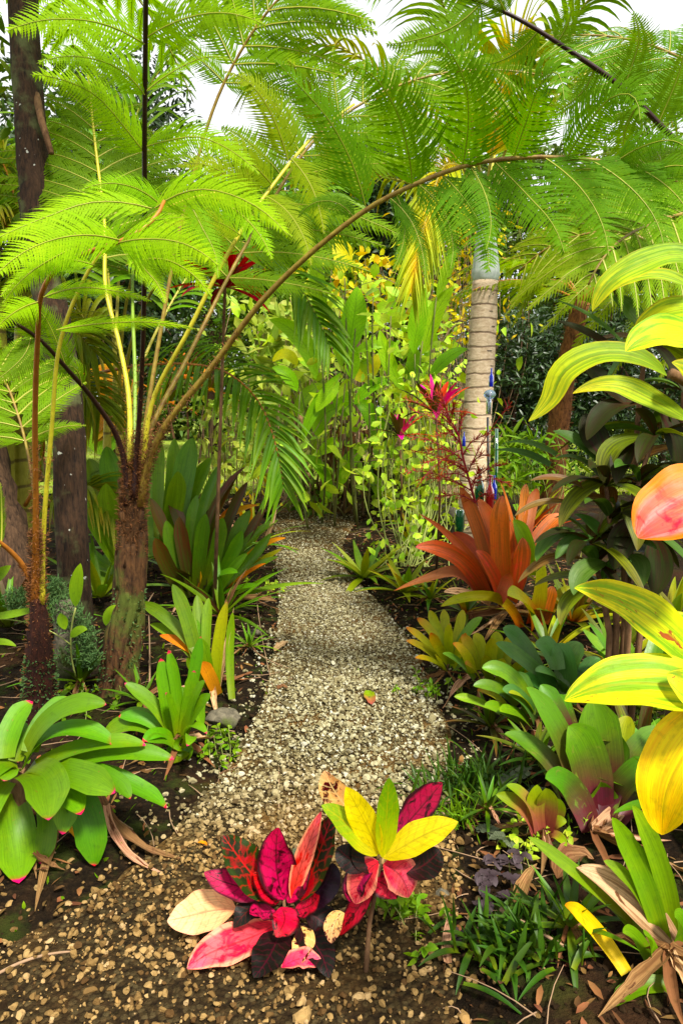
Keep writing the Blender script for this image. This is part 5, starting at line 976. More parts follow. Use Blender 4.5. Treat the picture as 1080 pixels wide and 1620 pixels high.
# ------------------------------------------------------------------ background
# king palm with its ringed trunk
t = plant('palm_tree', 'palm with a pale ringed trunk, grey-green crownshaft and yellow hanging fronds', 'palm tree', onG(758, 868))
P = trunk_curve([(752, 880, 7.0), (748, 800, 7.0), (752, 700, 7.0), (761, 560, 7.0), (767, 445, 7.0)], 60); P[0, 2] = 0
zz = np.linspace(0, 1, 60); r = np.interp(zz, [0, .1, .3, 1], [.19, .16, .155, .125]); mb = MB(); tube(mb, P, r, 22, 0, .012); mb.build('trunk', M['palmbark'], t)
mb = MB(); P2 = trunk_curve([(767, 447, 7.0), (768, 425, 7.0), (768, 390, 7.0), (767, 350, 7.0), (766, 322, 7.0)], 20); tube(mb, P2, [.125 + 0 * i for i in range(2)] + list(np.linspace(.14, .06, 18)), 18, 0, .01); mb.build('crownshaft', M['crownshaft'], t)
mb = MB(); Q = []
for i in range(260): z = i / 260; k = z * 59; j = int(k); a = i * .43; Q.append(P[j] + np.array([cos(a), sin(a), 0]) * (r[j] + .012) + UP * (.05 * sin(i * .9)))
for i in range(5, 250, 24): tube(mb, curve(Q[i:i + 26:5], 20), .0035, 4, cap=False)
mb.build('wire', M['wire'], t)
top = P2[-3]
def palmfrond(t, C, Ll, n, N, mat, rmat='palmrib', label=None, rw=.016, **kw):
    mb = MB(); palm(mb, C, Ll, n, N, **kw); f = mb.build('frond', M[mat], t); b = MB(); tube(b, C, np.linspace(rw, .003, len(C)), 7); b.build('rachis', M[rmat], f)
    if label: f['label'] = label
    return f
palmfrond(t, curve([at(762, 330, 6.95), at(738, 272, 6.6), at(704, 262, 6.3), at(678, 330, 6.1), at(650, 462, 6.0)], 24), .5, 60, -FWD + UP * .2, 'palmdead', t0=.3, droop=.5, w=.010, ang=46, label='yellow dying frond hanging down')
palmfrond(t, curve([at(766, 325, 7.0), at(785, 190, 6.7), at(800, 100, 6.5), at(840, 40, 6.2)], 24), .8, 34, -FWD + UP * .3, 'palmdead', t0=.25, droop=.35, w=.02, label='yellow upright frond')
for k, (a, e, l) in enumerate([(.2, 1.0, 2.3), (1.2, .9, 2.2), (2.2, 1.1, 2.4), (3.3, .9, 2.3), (4.3, .7, 2.2), (5.3, 1.0, 2.3), (2.8, .4, 2.0)]):
    h = np.array([cos(a), sin(a), 0]); C = curve([top, top + (h * cos(e) + UP * sin(e)) * l * .5, top + h * cos(e) * l * 1.05 + UP * sin(e) * l * .75, top + h * l * (cos(e) * 1.3 + .15) + UP * (sin(e) * l * .55)], 24)
    palmfrond(t, C, .62, 36, UP, 'palm' if k % 3 else 'palmyel', t0=.22, droop=.6, w=.02)

# green palms on the left
b0 = onG(150, 900); b0 = at(190, 700, 6.2); b0[2] = 0
t = plant('palm_tree', 'clumping green palm with long arching fronds behind the hairy tree fern', 'palm tree', b0)
def PF(rows, Ll, n, mat, rmat='palmrib', **kw): return palmfrond(t, curve([at(*q) for q in rows], 26), Ll, n, kw.pop('N', UP - FWD * .6), mat, rmat, **kw)
PF([(190, 640, 6.1), (215, 420, 5.8), (260, 335, 5.5), (340, 310, 5.3), (430, 300, 5.1), (520, 320, 4.9)], .95, 30, 'palm', t0=.38, both=(1,), droop=.25, w=.025, ang=62, N=UP * .3 - FWD, lift=.1)
PF([(190, 640, 6.1), (215, 420, 5.8), (260, 335, 5.5), (340, 310, 5.3), (430, 300, 5.1), (520, 320, 4.9)], .7, 24, 'palm', t0=.4, both=(-1,), droop=.5, w=.022, ang=62, N=UP * .3 - FWD, lift=.1)
PF([(185, 640, 6.2), (170, 420, 6.2), (155, 300, 6.2), (120, 235, 6.1), (60, 230, 6.0), (-20, 270, 5.9)], .95, 32, 'palm', t0=.3, droop=.7, w=.024, N=UP - FWD * .3)
PF([(180, 640, 6.2), (190, 400, 6.4), (200, 250, 6.5), (240, 130, 6.5), (310, 60, 6.4), (400, 40, 6.3)], .95, 34, 'palm', t0=.3, droop=.45, w=.024)
PF([(195, 650, 6.1), (230, 480, 5.6), (300, 400, 5.2), (390, 385, 4.9), (450, 420, 4.7), (490, 480, 4.6), (520, 545, 4.55)], .44, 44, 'palm', t0=.35, droop=.35, w=.016, N=UP * .5 - FWD * .8, ang=58)
PF([(120, 600, 5.9), (200, 582, 5.5), (290, 576, 5.1), (360, 590, 4.8), (412, 640, 4.6), (440, 720, 4.5), (448, 770, 4.5)], .46, 48, 'palm', 'stipeor', t0=.25, droop=.4, w=.015, N=UP * .5 - FWD * .8, ang=60)
PF([(170, 640, 6.2), (130, 500, 6.0), (70, 440, 5.8), (-10, 440, 5.6)], .7, 32, 'palmyel', t0=.3, droop=.7, w=.02)
PF([(200, 650, 6.2), (260, 500, 6.6), (330, 400, 7.0), (420, 350, 7.3), (520, 350, 7.5)], .8, 32, 'palm', t0=.3, droop=.5, w=.022)
mb = MB()
for x in (170, 190, 205): tube(mb, trunk_curve([(x + 5, 820, 6.3), (x, 720, 6.25), (x + 2, 640, 6.2)]), np.linspace(.05, .03, 24), 10)
mb.build('trunk', M['areca'], t)
b0 = at(35, 850, 5.6); b0[2] = 0
t = plant('palm_tree', 'yellow-green cane palm with thick swollen stems at the left edge', 'palm tree', b0)
mb = MB()
for rows, rr in (([(40, 860, 5.6), (36, 760, 5.6), (34, 640, 5.6), (36, 520, 5.6), (30, 420, 5.6)], [.10, .10, .085, .06, .04]), ([(8, 860, 5.4), (4, 700, 5.4), (0, 560, 5.4), (-10, 420, 5.4)], [.09, .085, .06, .04])):
    P = trunk_curve(rows); P[0, 2] = 0; tube(mb, P, np.interp(np.linspace(0, 1, 24), np.linspace(0, 1, len(rr)), rr), 14, 0, .01)
mb.build('trunk', M['areca'], t)
for rows, mat in (([(30, 420, 5.6), (20, 300, 5.5), (-10, 240, 5.4), (-60, 230, 5.3)], 'palmyel'), ([(32, 440, 5.6), (70, 330, 5.5), (130, 300, 5.4), (180, 340, 5.2)], 'palm'), ([(30, 430, 5.6), (0, 340, 5.3), (-30, 330, 5.0)], 'palmyel'), ([(38, 560, 5.6), (70, 520, 5.3), (110, 520, 5.1), (150, 560, 5.0)], 'palmyel'), ([(36, 620, 5.6), (80, 600, 5.4), (130, 610, 5.3), (160, 650, 5.2)], 'palmyel'), ([(36, 600, 5.6), (20, 560, 5.2), (-20, 560, 5.0)], 'palmyel'), ([(40, 800, 5.5), (70, 700, 5.3), (60, 640, 5.2), (20, 620, 5.1)], 'palmyel'), ([(50, 850, 5.5), (90, 790, 5.3), (140, 770, 5.2), (180, 800, 5.1)], 'palmyel')): PF(rows, .5, 30, mat, 'stipeor', t0=.25, droop=.6, w=.016)

# tree ferns on the right
b0 = at(1190, 900, 3.3); b0[2] = 0
t = plant('tree_fern', 'tall tree fern beyond the right edge whose dark-stalked fronds hang over the palm', 'tree fern', b0)
mb = MB(); P = curve([b0, b0 + UP * 1.5, at(1210, 290, 3.3)], 24); tube(mb, P, np.linspace(.11, .08, 24), 16, 0, .06); hairs(mb, P, np.linspace(.11, .08, 24), 1500, .02, .003, 1); mb.build('trunk', [M['fernbark'], M['hair']], t)
hero_frond(t, [(1210, 300, 3.3), (1150, 285, 3.2), (1062, 216, 3.1), (985, 140, 3.0), (912, 88, 2.95), (800, 20, 2.9), (690, -20, 2.9)], .015, .006, 'stipedark', [([(985, 140), (1000, 100), (1010, 60), (1000, 20)], 40, 3.0, 2.9), ([(1040, 195), (1060, 150), (1075, 110), (1085, 60)], 44, 3.1, 3.0), ([(940, 105), (925, 140), (890, 170), (850, 190)], 26, 2.97, 3.1), ([(1010, 165), (990, 200), (985, 240), (1000, 290)], 30, 3.05, 3.2), ([(880, 68), (900, 30), (905, -10)], 40, 2.95, 2.85), ([(850, 50), (820, 80), (780, 100), (740, 100)], 30, 2.95, 3.1), ([(800, 22), (780, -20), (760, -60)], 40, 2.9, 2.8), ([(760, 5), (720, 40), (670, 60), (610, 70)], 44, 2.9, 2.9), ([(1085, 235), (1060, 280), (1040, 320)], 30, 3.15, 3.2)], 'fern', T_MID, hair=200)
hero_frond(t, [(1210, 320, 3.3), (1150, 370, 3.3), (1055, 393, 3.35), (1000, 372, 3.4), (950, 367, 3.5), (880, 385, 3.6), (820, 430, 3.7)], .012, .004, 'stipebrown', [], 'fernyel', T_MID, proc=dict(Lmax=.62, npair=14, t0=.2, ratio=.18, N=UP * .5 - FWD), hair=100)
hero_frond(t, [(1210, 300, 3.3), (1160, 280, 3.5), (1060, 262, 3.8), (960, 280, 4.0), (880, 320, 4.1)], .012, .004, 'stipebrown', [], 'fernyel', T_MID, proc=dict(Lmax=.75, npair=15, t0=.2, ratio=.18, N=UP * .5 - FWD))
hero_frond(t, [(1210, 290, 3.3), (1170, 180, 3.5), (1090, 100, 3.7), (980, 60, 3.9), (860, 60, 4.0)], .012, .004, 'stipebrown', [], 'fern', T_MID, proc=dict(Lmax=.7, npair=15, t0=.2, ratio=.18, N=UP * .6 - FWD))
hero_frond(t, [(1210, 330, 3.3), (1130, 330, 3.0), (1040, 350, 2.8), (960, 400, 2.6), (930, 450, 2.55)], .010, .004, 'stipebrown', [], 'fernyel', T_MID, proc=dict(Lmax=.45, npair=12, t0=.3, ratio=.18, N=UP * .5 - FWD))
b0 = onG(878, 830)
t = plant('tree_fern', 'small far tree fern with an orange-brown trunk in front of the dark hedge', 'tree fern', b0)
mb = MB(); P = trunk_curve([(868, 850, 7.6), (880, 700, 7.6), (900, 560, 7.6), (918, 478, 7.6)]); P[0, 2] = 0; r = np.linspace(.14, .09, 24); tube(mb, P, r, 16, 0, .05); hairs(mb, P, r, 1500, .035, .006, 1); mb.build('trunk', [M['fernmid'], M['hair']], t)
o = P[-1]
for a in range(13):
    h = np.array([cos(a * 2.4), sin(a * 2.4), 0]); e = .95 - .06 * a; C = curve([o, o + (h * cos(e) + UP * sin(e)) * .5, o + h * 1.0 + UP * sin(e) * .62, o + h * 1.5 + UP * (sin(e) * .45 - .1)], 26); mb = MB()
    frond(mb, C, .36, 15, UP, T_FAR, .25, ratio=.2, rib=1, rw=.003, droop=.4); f = mb.build('frond', [M['fernyel'], M['rib']], t); mb = MB(); tube(mb, C, np.linspace(.016, .004, 26), 6); mb.build('stipe', M['stipeor'], f)
b0 = at(640, 700, 13); b0[2] = 0
far_fern_src = t

# bottle stakes by the palm
t = thing('garden_stake', 'dark iron garden stake standing right of the pale palm trunk', 'stake', onG(778, 905))
mb = MB(); tube(mb, [onG(778, 905), at(772, 760, 5.8), at(771, 660, 5.8)], .011, 8); mb.build('rod', M['iron'], t)
t = thing('garden_stake', 'dark green garden stake just right of the taller bottle stake', 'stake', onG(786, 905))
mb = MB(); tube(mb, [onG(786, 905), at(784, 760, 5.75), at(785, 678, 5.75)], .014, 8); mb.build('rod', M['greenglass'], t)
def lathe(mb, c, rows, k=18, m=0):
    P = np.array([c + UP * z for r_, z in rows]); tube(mb, P, [max(r_, 1e-4) for r_, z in rows], k, m)
def bottle(label, c, s, mat, up=1):
    t = thing('bottle', label, 'bottle', c); mb = MB()
    rows = [(.0, 0), (.034, .0), (.037, .01), (.037, .13), (.034, .155), (.018, .19), (.0135, .21), (.0135, .27), (.0, .275)]
    lathe(mb, c, [(r_ * s, z * s * up) for r_, z in rows]); mb.build('body', M[mat], t)
    mb = MB(); lathe(mb, c + UP * (.262 * s * up), [(.0, 0), (.017 * s, .0), (.017 * s, .014 * s), (.0, .015 * s)]); mb.build('lip', M[mat], t); return t
bottle('slim cobalt blue bottle on top of the iron stake', at(776, 612, 5.8), .55, 'blueglass')
t = thing('glass_ball', 'clear bluish glass ball under the cobalt bottle on the iron stake', 'ornament', at(774, 622, 5.8)); mb = MB(); V0, F0 = ico(3); mb.add(V0 * .05 * np.array([1, 1, .8]) + at(774, 624, 5.8), None, [F0]); mb.build('ball', M['clearglass'], t); mb = MB(); lathe(mb, at(772, 655, 5.8), [(.0, 0), (.02, 0), (.022, .10), (.02, .15), (0, .15)]); mb.build('neck', M['clearglass'], t)
bottle('dark green bottle standing upside down low by the boulder', at(727, 806, 5.6), 1.1, 'greenglass', -1)
bottle('green bottle behind the middle orange bromeliad leaf', at(757, 800, 5.5), 1.1, 'greenglass')
bottle('red bottle behind the curled orange leaf', at(773, 806, 5.4), 1.0, 'redglass')
bottle('small cobalt bottle beside the red one', at(780, 790, 5.5), .7, 'blueglass')
bottle('dark blue bottle low against the left side of the palm trunk', at(733, 706, 6.6), .5, 'blueglass')

# canna and vine clump at the end of the path
YC = 8.1
b0 = onG(560, 830)
t = plant('canna', 'tall canna clump with large lime leaves at the far end of the path', 'plant', b0)
D = [([(545, 432), (540, 400), (534, 366)], 32, .2, 'cannay', dict(Y=6.9, L=.45, label='bright yellow leaf standing above the clump')), ([(550, 560), (560, 500), (565, 452)], 40, .2), ([(540, 580), (545, 530), (552, 510)], 26, .1), ([(500, 600), (470, 530), (425, 505)], 30, .2), ([(505, 520), (503, 450), (498, 395)], 26, .3), ([(585, 470), (590, 430), (600, 400)], 28, .2), ([(655, 560), (660, 500), (672, 455)], 30, .2), ([(665, 560), (690, 500), (714, 450)], 30, .2), ([(670, 580), (700, 520), (738, 490)], 24, .1), ([(680, 600), (715, 560), (740, 548)], 22, 0),
     ([(535, 600), (520, 620), (500, 650)], 26, -.2), ([(560, 600), (556, 580), (562, 545)], 24, 0), ([(480, 700), (500, 640), (540, 590)], 20, 0), ([(560, 560), (590, 545), (610, 548)], 18, 0), ([(640, 620), (610, 560), (600, 520)], 24, 0), ([(620, 520), (640, 470), (650, 420)], 24, .2), ([(690, 470), (710, 420), (718, 380)], 20, .2), ([(470, 620), (450, 590), (430, 580)], 22, 0), ([(560, 640), (590, 610), (620, 600)], 22, -.1), ([(520, 560), (505, 500), (480, 470)], 26, .1), ([(575, 520), (578, 450), (570, 400)], 26, .2), ([(630, 560), (615, 480), (622, 430)], 24, .3)]
D = [r_ for i_, r_ in enumerate(D) if i_ not in (5, 8, 15, 19, 20, 21)]
leaves(t, D, YC, .62, 'canna', kind='lance', a=.4, b=.8, chan=.2, wave=.05)
mb = MB()
for x0, x1, y1 in [(545, 545, 440), (520, 550, 560), (555, 562, 520), (600, 590, 470), (640, 656, 560), (655, 668, 540), (500, 503, 520), (530, 536, 600), (575, 578, 520), (620, 618, 500), (665, 690, 470), (480, 475, 620)]:
    P = curve([onG(x0, 826) + rng.normal(0, .15, 3) * [1, 1, 0], at((x0 + x1) / 2 + rng.normal(0, 5), (800 + y1) / 2, YC), at(x1, y1, YC)], 12); tube(mb, P, np.linspace(.015, .007, 12), 6)
mb.build('stem', M['cannastem'], t)
t = plant('vine', 'heart-leaved vine scrambling through the canna clump at the end of the path', 'vine', onG(600, 808))
mb = MB(); n = 720; x = rng.normal(580, 88, n); y = 800 - 360 * rng.random(n) ** 1.15; Yv = rng.uniform(7.9, 10.6, n); pos = np.array([at(a, b, c) for a, b, c in zip(x, y, Yv)])
scatter(mb, pos, rdir(n, -.1), rdir(n, .6) - FWD * .6, rng.uniform(.06, .34, n), rng.uniform(.035, .15, n), .2, .3)
for k in range(90):
    x0 = rng.uniform(440, 740); y0 = rng.uniform(420, 740); Yk = rng.uniform(8.2, 10.6); q = rng.random() < .45
    P = curve([at(x0 + rng.normal(0, 40), 800 - (rng.uniform(0, 200) if q else 0), Yk), at(x0 + rng.normal(0, 32), (y0 + 800) / 2 + rng.normal(0, 20), Yk + rng.normal(0, .2)), at(x0 + rng.normal(0, 20), y0 + 20, Yk), at(x0 + rng.normal(0, 40), y0 + rng.normal(0, 30), Yk)], 14)
    if not q: P[0, 2] = .03
    tube(mb, P, rng.uniform(.002, .006), 4, 1 + k % 2, cap=False)
mb.build('foliage', [M['vine'], M['cannastem'], M['twig']], t)
t = plant('canna', 'old brown withered canna stalks with collapsed leaves at the path end', 'plant', onG(535, 808)); st = MB()
for k in range(16):
    x0 = 535 + rng.normal(0, 24); x1 = x0 + rng.normal(0, 14); y1 = rng.uniform(620, 740); P = curve([onG(x0, 808 + rng.normal(0, 4)), at((x0 + x1) / 2 + rng.normal(0, 6), 750, 9.3), at(x1, y1, 9.3)], 10); P[0, 2] = .02; tube(st, P, np.linspace(.035, .018, 10) * rng.uniform(.5, 1.2), 6, 0, .1)
    for z in range(2):
        c = P[rng.integers(4, 10)]; a = rng.uniform(0, 6.28); h = np.array([cos(a), sin(a), 0]); s_ = np.linspace(0, 1, 9)[:, None]; l = rng.uniform(.3, .7); m2 = MB()
        strip(m2, c + h * s_ * l * .45 + UP * (s_ * .3 - s_ ** 2 * 1.1) * l, np.maximum(prof('lance', s_[:, 0]), .05) * rng.uniform(.03, .07), rdir(1)[0], .7, 4, wave=.5); m2.build('withered_leaf', M[['dead', 'litter', 'deadlight', 'tibrown'][k % 4]], t)
st.build('stem', M['brownwood'], t)
t = plant('canna', 'younger lime canna shoots with broad leaves low between the vines at the path end', 'plant', onG(520, 815))
D = [([(520, 790), (505, 740), (480, 720)], 26, 0), ([(540, 770), (560, 720), (580, 700)], 26, 0), ([(500, 690), (512, 660), (548, 640)], 26, 0), ([(545, 660), (540, 630), (520, 612)], 30, -.1), ([(600, 700), (590, 660), (560, 630)], 30, 0), ([(620, 720), (600, 690), (585, 705)], 28, -.2), ([(500, 720), (530, 700), (520, 705)], 22, -.2), ([(470, 660), (490, 620), (510, 605)], 24, 0), ([(600, 790), (590, 760), (560, 745)], 20, 0), ([(640, 600), (655, 570), (650, 545)], 26, .1), ([(660, 640), (680, 610), (712, 600)], 26, .1), ([(560, 600), (585, 585), (600, 560)], 26, .1, 'cannay'), ([(470, 580), (450, 560), (432, 570)], 20, 0, 'cannay')]
leaves(t, D, 8.6, .55, 'canna', kind='ovate', a=.5, b=.75, chan=.2, wave=.06)
mb = MB()
for x0, x1, y1 in [(520, 500, 690), (545, 545, 660), (600, 600, 700), (620, 640, 600), (540, 520, 790), (500, 470, 580), (600, 660, 640), (560, 560, 600)]: P = curve([onG(x0, 815), at((x0 + x1) / 2 + 4, (815 + y1) / 2, 8.6), at(x1, y1, 8.6)], 10); tube(mb, P, np.linspace(.010, .005, 10), 6)
mb.build('stem', M['cannastem'], t)
def vinebush(name, label, cat, x0, y0, sx, sy, yb, Y0, n, mat, Ll, Wl, stem='twig', ns=30):
    t = plant(name, label, cat, onG(x0, yb)); mb = MB(); x = rng.normal(x0, sx, n); y = y0 + rng.uniform(-sy, sy, n); pos = np.array([at(a, b, Y0 + c) for a, b, c in zip(x, y, rng.normal(0, .35, n))]); pos[:, 2] = np.maximum(pos[:, 2], .05)
    scatter(mb, pos, rdir(n, .2), rdir(n, .6) - FWD * .4, rng.uniform(.6, 1.3, n) * Ll, rng.uniform(.6, 1.3, n) * Wl, .25, .25); mb.build('foliage', M[mat], t); mb = MB()
    for k in range(ns):
        a = rng.normal(x0, sx * .9); P = curve([onG(x0 + rng.normal(0, sx * .6), yb), at(a + rng.normal(0, 8), (yb + y0) / 2, Y0), at(a + rng.normal(0, 10), y0 - sy * rng.random(), Y0 + rng.normal(0, .2))], 10); P[0, 2] = .02; tube(mb, P, rng.uniform(.003, .007), 4, cap=False)
    mb.build('stem', M[stem], t); return t
vinebush('shrub', 'thin-stemmed weedy shrub of small pale leaves left of the palm trunk', 'shrub', 650, 740, 40, 150, 900, 6.2, 420, 'vine', .085, .055, 'palestem', 34)
vinebush('shrub', 'leafy lime shrub behind the red flower stalk', 'shrub', 650, 620, 60, 120, 806, 9.8, 420, 'vine', .13, .09, 'twig', 40)
vinebush('shrub', 'pale variegated shrub beyond the palm fronds left of the path end', 'shrub', 365, 690, 34, 60, 790, 8.5, 300, 'pale', .16, .06, 'twig', 22)
vinebush('shrub', 'tangled pale-leaved shrub left of the canna clump', 'shrub', 450, 610, 45, 130, 795, 10.4, 620, 'pale', .26, .11, 'twig', 40)
vinebush('shrub', 'low dark leafy bush at the end of the path', 'shrub', 486, 785, 22, 26, 800, 9.6, 160, 'shrub', .12, .07, 'twig', 14)
vinebush('shrub', 'yellow flowering shrub high behind the canna clump', 'shrub', 575, 460, 60, 60, 780, 12.5, 330, 'yelleaf', .18, .1, 'twig', 24)
vinebush('shrub', 'yellow-leaved shrub right behind the palm trunk top', 'shrub', 725, 430, 40, 110, 790, 11.5, 600, 'yelleaf', .14, .06, 'twig', 50)
vinebush('shrub', 'low light green fern-like bush right of the bottle stakes', 'shrub', 830, 730, 34, 40, 850, 7.4, 380, 'weed', .2, .035, 'palestem', 16)
vinebush('shrub', 'withered brushwood with a few leaves left of the path end', 'shrub', 420, 760, 22, 40, 810, 8.9, 60, 'yelleaf', .12, .04, 'twig', 46)

# small bromeliads and pink plants near the path end
t = plant('bromeliad', 'pale green low bromeliad rosette on the right edge at the path end', 'bromeliad', onG(575, 918)); rosette(t, onG(575, 915) + UP * .04, 22, .46, .07, 'brom', 60, 2, kind='spear', mats=['straplime', 'pale', 'ylgrn'])
t = plant('bromeliad', 'yellowish low bromeliad just left of the pink-leaved orange one', 'bromeliad', onG(640, 950)); rosette(t, onG(640, 945) + UP * .04, 20, .4, .06, 'ylgrn', 60, 0, kind='spear', mats=['ylgrn', 'yellor', 'straplime'])
t = plant('bromeliad', 'reddish bromeliad tuft behind the yellowish one', 'bromeliad', onG(655, 880)); rosette(t, onG(655, 878) + UP * .05, 16, .5, .06, 'strapr', 80, 20, kind='spear', mats=['strapr', 'yellor', 'straplime'])
t = plant('bromeliad', 'lime green bromeliad between the boulder and the path end', 'bromeliad', onG(672, 850)); rosette(t, onG(672, 848) + UP * .06, 18, .6, .08, 'straplime', 75, 15, kind='spear', mats=['straplime', 'ylgrn'])
t = plant('bromeliad', 'dark maroon bromeliad with arching leaves below the canna clump', 'bromeliad', onG(600, 812)); rosette(t, onG(600, 808) + UP * .2, 22, 1.0, .11, 'tidark', 75, 5, mats=['tigrey', 'tidark', 'strapr'])
t = plant('bromeliad', 'red-tinged bromeliad hidden behind the bottle stakes', 'bromeliad', onG(818, 890)); rosette(t, onG(818, 880) + UP * .1, 18, .75, .07, 'strapr', 80, 30, kind='spear', mats=['strapr', 'orange', 'yellgr'])
t = plant('bromeliad', 'dull bronze bromeliad under the dark ti plant', 'bromeliad', onG(905, 1000)); rosette(t, onG(905, 1000) + UP * .06, 18, .5, .06, 'tiolive', 75, 10, kind='spear', mats=['tiolive', 'yellgr', 'tibrown'])
t = plant('bromeliad', 'shaded green bromeliad on the soil between the lime and maroon-based ones', 'bromeliad', onG(1010, 1150)); rosette(t, onG(1010, 1140) + UP * .05, 14, .5, .08, 'strapg', 75, 10)
for k, (x, y, lab) in enumerate([(690, 700, 'magenta-leaved ti plant beside the pale palm trunk'), (630, 740, 'pink-leaved ti plant left of the magenta one, among vine stems')]):
    b0 = onG(x, 905 - k * 25); t = plant('ti_plant', lab, 'shrub', b0); c = at(690, 655, 5.4) if k == 0 else at(632, 690, 6.2)
    mb = MB(); tube(mb, [b0, (b0 + c) / 2 + [.03, 0, 0], c], [.012, .01, .008], 7); mb.build('stem', M['brownwood'], t); rosette(t, c, 16, .36 if k == 0 else .3, .06, 'magti', 88, 5, kind='lance', mats=['magti', 'magti', 'strapr', 'redti', 'tidark'])
b0 = at(330, 700, 4.6); b0[2] = 0; t = plant('ti_plant', 'red ti plant high up behind the left palm fronds', 'shrub', b0); c = at(356, 455, 4.4); mb = MB(); tube(mb, [b0, (b0 + c) / 2, c], [.014, .012, .009], 8); mb.build('stem', M['brownwood'], t); rosette(t, c, 30, .36, .06, 'redti', 88, -5, kind='lance', mats=['redti', 'redti', 'redti', 'crred'])
b0 = at(300, 760, 8.6); b0[2] = 0; t = plant('ti_plant', 'brown-leaved ti plant on the lawn edge seen between the fern stalks', 'shrub', b0)
for x, y in ((295, 600), (330, 620), (265, 640)): c = at(x, y, 8.6); mb = MB(); tube(mb, [b0, (b0 + c) / 2, c], [.02, .015, .012], 7); mb.build('stem', M['brownwood'], t); rosette(t, c, 14, .45, .09, 'tibrown', 85, -10, kind='lance', mats=['tibrown', 'gold', 'tiolive'])
b0 = at(160, 760, 7.5); b0[2] = 0; t = plant('banana_plant', 'plant with wide yellowing leaves behind the left fern stalks', 'plant', b0)
leaves(t, [([(150, 690), (170, 610), (140, 580)], 30, .2, 'gold'), ([(150, 700), (200, 600), (165, 590), (110, 620)], 34, .1, 'ydead'), ([(150, 700), (200, 640), (190, 600), (130, 590)], 30, 0, 'gold'), ([(165, 720), (190, 660), (180, 620)], 34, .2, 'canna'), ([(160, 720), (140, 680), (130, 660)], 34, .1, 'canna')], 7.5, .9, 'gold', kind='lance')

for lab, (x, y), n, L, W, ms in [('tiny spiky green rosette on the soil left of the silvery leaves', (770, 1290), 16, .14, .018, ['grass', 'strapg']), ('low dull green rosette between the dark grass tuft and the vase-shaped bromeliad', (850, 1225), 16, .22, .03, ['strapg', 'tiolive']), ('small bronze rosette behind the dark grass tuft', (775, 1165), 16, .2, .028, ['strapr', 'strapg', 'tiolive']),
    ('small lime rosette in the soil right of the yellow bromeliad', (815, 1105), 14, .24, .035, ['straplime', 'ylgrn']), ('small dark rosette beside the lower tuft, under the withered leaf', (900, 1490), 16, .18, .026, ['strapg', 'grass']), ('narrow olive rosette at the foot of the big orange bromeliad, left side', (735, 985), 16, .3, .035, ['tiolive', 'yellgr', 'strapg']), ('yellow-green rosette under the left side leaves of the big orange bromeliad', (680, 960), 16, .26, .03, ['ylgrn', 'strapg']),
    ('small green rosette at the left bed edge beside the tan stone', (395, 1030), 14, .17, .02, ['strapg', 'straplime']), ('dark spiky rosette between the two fern trunks, low in the shade', (130, 1100), 16, .3, .03, ['strapg', 'grass']), ('low spiky green rosette in front of the hairy fern trunk', (225, 1130), 14, .2, .025, ['strapg', 'straplime', 'dead']), ('olive strap-leaved bromeliad in the shade between the yellow ti leaves and the blue-green one', (975, 1075), 16, .42, .06, ['tiolive', 'strapg', 'yellgr']), ('green bromeliad half hidden under the golden ti leaf at the right edge', (1075, 1310), 16, .34, .06, ['strapg', 'vase', 'strapr']), ('bronze spear-leaved bromeliad behind the maroon-based one', (1010, 1230), 16, .4, .05, ['strapr', 'tiolive', 'strapg']), ('dark green bromeliad between the orange one and the blue-green one', (868, 1050), 16, .34, .05, ['strapg', 'tiolive', 'yellgr']), ('small olive bromeliad filling the gap under the dark ti stems', (960, 985), 18, .42, .05, ['tiolive', 'tibrown', 'strapg']), ('lime bromeliad at the right edge under the pink ti leaf', (1060, 1010), 18, .45, .06, ['ylgrn', 'strapg', 'yellgr'])]:
    c = onG(x, y); t = plant('bromeliad', lab, 'bromeliad', c); rosette(t, c + UP * .05, n, L, W, ms[0], 78, 5, kind='spear', mats=ms); skirt(t, c, 5, L * .7, W * .8)
# small leafy weeds filling the beds
for lab, (x, y), sx, n, mat in [('ankle-high leafy weeds at the right path edge below the yellowish bromeliads', (690, 1085), 30, 90, 'weed'), ('small-leaved creeping weeds on the soil under the maroon-based bromeliad', (830, 1330), 40, 120, 'vine'), ('low leafy weeds on the left bed between the rock and the bright rosette', (345, 1190), 30, 80, 'weed'), ('scrambling small-leaved weeds at the foot of the trunks', (120, 1120), 60, 160, 'weed'), ('low weeds along the left path edge beside the bronze bromeliad', (425, 930), 16, 70, 'vine'), ('weedy seedlings under the yellow croton', (640, 1440), 34, 130, 'weed'), ('weeds in the shade under the yellow ti leaves', (985, 1130), 50, 160, 'shrub')]:
    c = onG(x, y); m_ = ppm(c); mb = MB()
    for k in range(n // 6):
        b = c + np.array([rng.normal(0, sx * m_), rng.normal(0, sx * m_ * .9), 0]); b[2] = float(gz(b[0], b[1])); e = b + np.array([*rng.normal(0, .02, 2), rng.uniform(.03, .11)]); tube(mb, [b, (b + e) / 2 + rng.normal(0, .006, 3), e], .0015, 4, 1, cap=False)
        q = b + (e - b) * rng.uniform(.3, 1, (7, 1)); scatter(mb, q, rdir(7, .3) * np.array([1, 1, .5]), rdir(7, .2) + UP, rng.uniform(.02, .045, 7), rng.uniform(.012, .024, 7))
    tag(mb.build('ground_weeds', [M[mat], M['palestem']], loc=c), lab, kind='stuff')
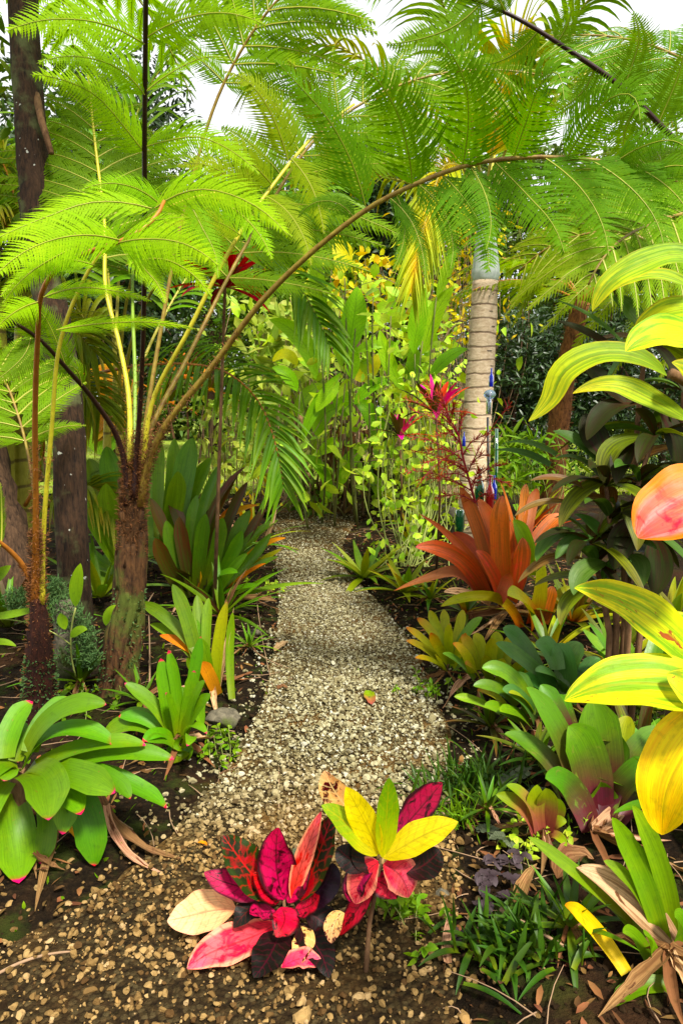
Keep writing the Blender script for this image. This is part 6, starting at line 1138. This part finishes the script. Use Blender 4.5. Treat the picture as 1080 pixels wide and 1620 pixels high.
# hedge and trees behind
def hedge_block(name, label, cat, c, rad, ncl, per, L, W, mat, trunk=None):
    t = plant(name, label, cat, [c[0], c[1], 0]); mb = MB(); q = clumps(mb, c, rad, ncl, per, L, W); mb.build('crown', M[mat], t); mb = MB(); c = np.asarray(c)
    b = np.array([c[0], c[1], 0]); hh = trunk or .08
    top = c + UP * rad[2] * .3; tube(mb, curve([b, (b + top) / 2 + rng.normal(0, .1, 3), top], 12), np.linspace(hh, hh * .4, 12), 8, 0, .05)
    for e in q[::max(1, len(q) // 16)]: s = b + (top - b) * rng.uniform(.35, .95); tube(mb, curve([s, (s + e) / 2 + UP * .1, e], 8), np.linspace(hh * .4, hh * .08, 8), 5, cap=False)
    mb.build('trunk', M['treebark'], t); return t
HB = [(815, 560, 12.0, 1.0, 1.5, 'dense dark green shrub right behind the pale palm trunk'), (890, 540, 12.6, 1.1, 1.6, 'dense dark green shrub behind the far tree fern'), (970, 520, 12.2, 1.1, 1.7, 'dark narrow-leaved shrub right of the far tree fern'), (1070, 520, 12.6, 1.2, 1.8, 'dark shrub at the right edge behind the ti plants'), (770, 600, 13.4, 1.0, 1.4, 'dark shrub hidden mostly behind the palm trunk')]
for px, py, Y, rx, rz, lab in HB:
    c = at(px, py, Y); hedge_block('shrub', lab, 'shrub', (c[0], Y, max(c[2] * .55 + .4, rz)), (rx, .9, rz + .2), 110, 55, .13, .035, 'dkshrub')
TB = [(330, 420, 20, 3.0, 3.0, 'treeleaf', 'mid green tree far behind the left palm'), (40, 420, 13, 2.2, 2.6, 'dkshrub', 'dark tree behind the left edge palms'), (180, 480, 15, 2.0, 2.2, 'dkshrub', 'dark bushy tree behind the hairy fern crown'), (560, 350, 18, 1.8, 1.9, 'dkshrub', 'dark drooping tree high behind the canna clump'), (460, 450, 17, 1.5, 2.0, 'shrub', 'round green tree left behind the canna clump'), (650, 400, 19, 2.2, 2.4, 'shrub', 'light green tree behind the hanging yellow frond'), (900, 380, 20, 3.2, 3.2, 'treeleaf', 'broad far tree above the dark hedge'), (1080, 330, 17, 2.6, 3.0, 'shrub', 'green tree rising at the right edge'), (760, 330, 22, 2.6, 3.0, 'treeleaf', 'far tree directly behind the palm crown'), (150, 220, 19, 2.6, 2.6, 'dkshrub', 'tall dark tree top behind the leaning trunk'), (-120, 300, 16, 3, 3.5, 'treeleaf', 'leafy tree off the left edge'), (540, 500, 22, 3.0, 2.2, 'treeleaf', 'hazy low tree on the lawn behind the canna')]
for px, py, Y, rx, rz, mat, lab in TB:
    c = at(px, py, Y); hedge_block('tree', lab, 'tree', c, (rx, 1.6, rz), 120, 60, .22, .075, mat, .16)
for k, (px, Y, rz) in enumerate([(-200, 27, 4), (60, 30, 4), (320, 29, 3), (520, 31, 2.6), (700, 30, 3.2), (900, 29, 4), (1150, 27, 4.5), (1330, 24, 4)]):
    c = at(px, 600, Y); hedge_block('tree', ['tree at the far left corner of the lawn', 'far tree behind the left cane palm', 'far tree seen between fern stalks left', 'far tree at the middle of the lawn edge', 'far tree right of the middle behind the vines', 'far tree behind the hedge', 'far tree behind the ti plants', 'far tree out at the right corner'][k], 'tree', (c[0], Y, rz * .8), (4.2, 2.0, rz), 150, 50, .35, .14, 'treeleaf', .2)
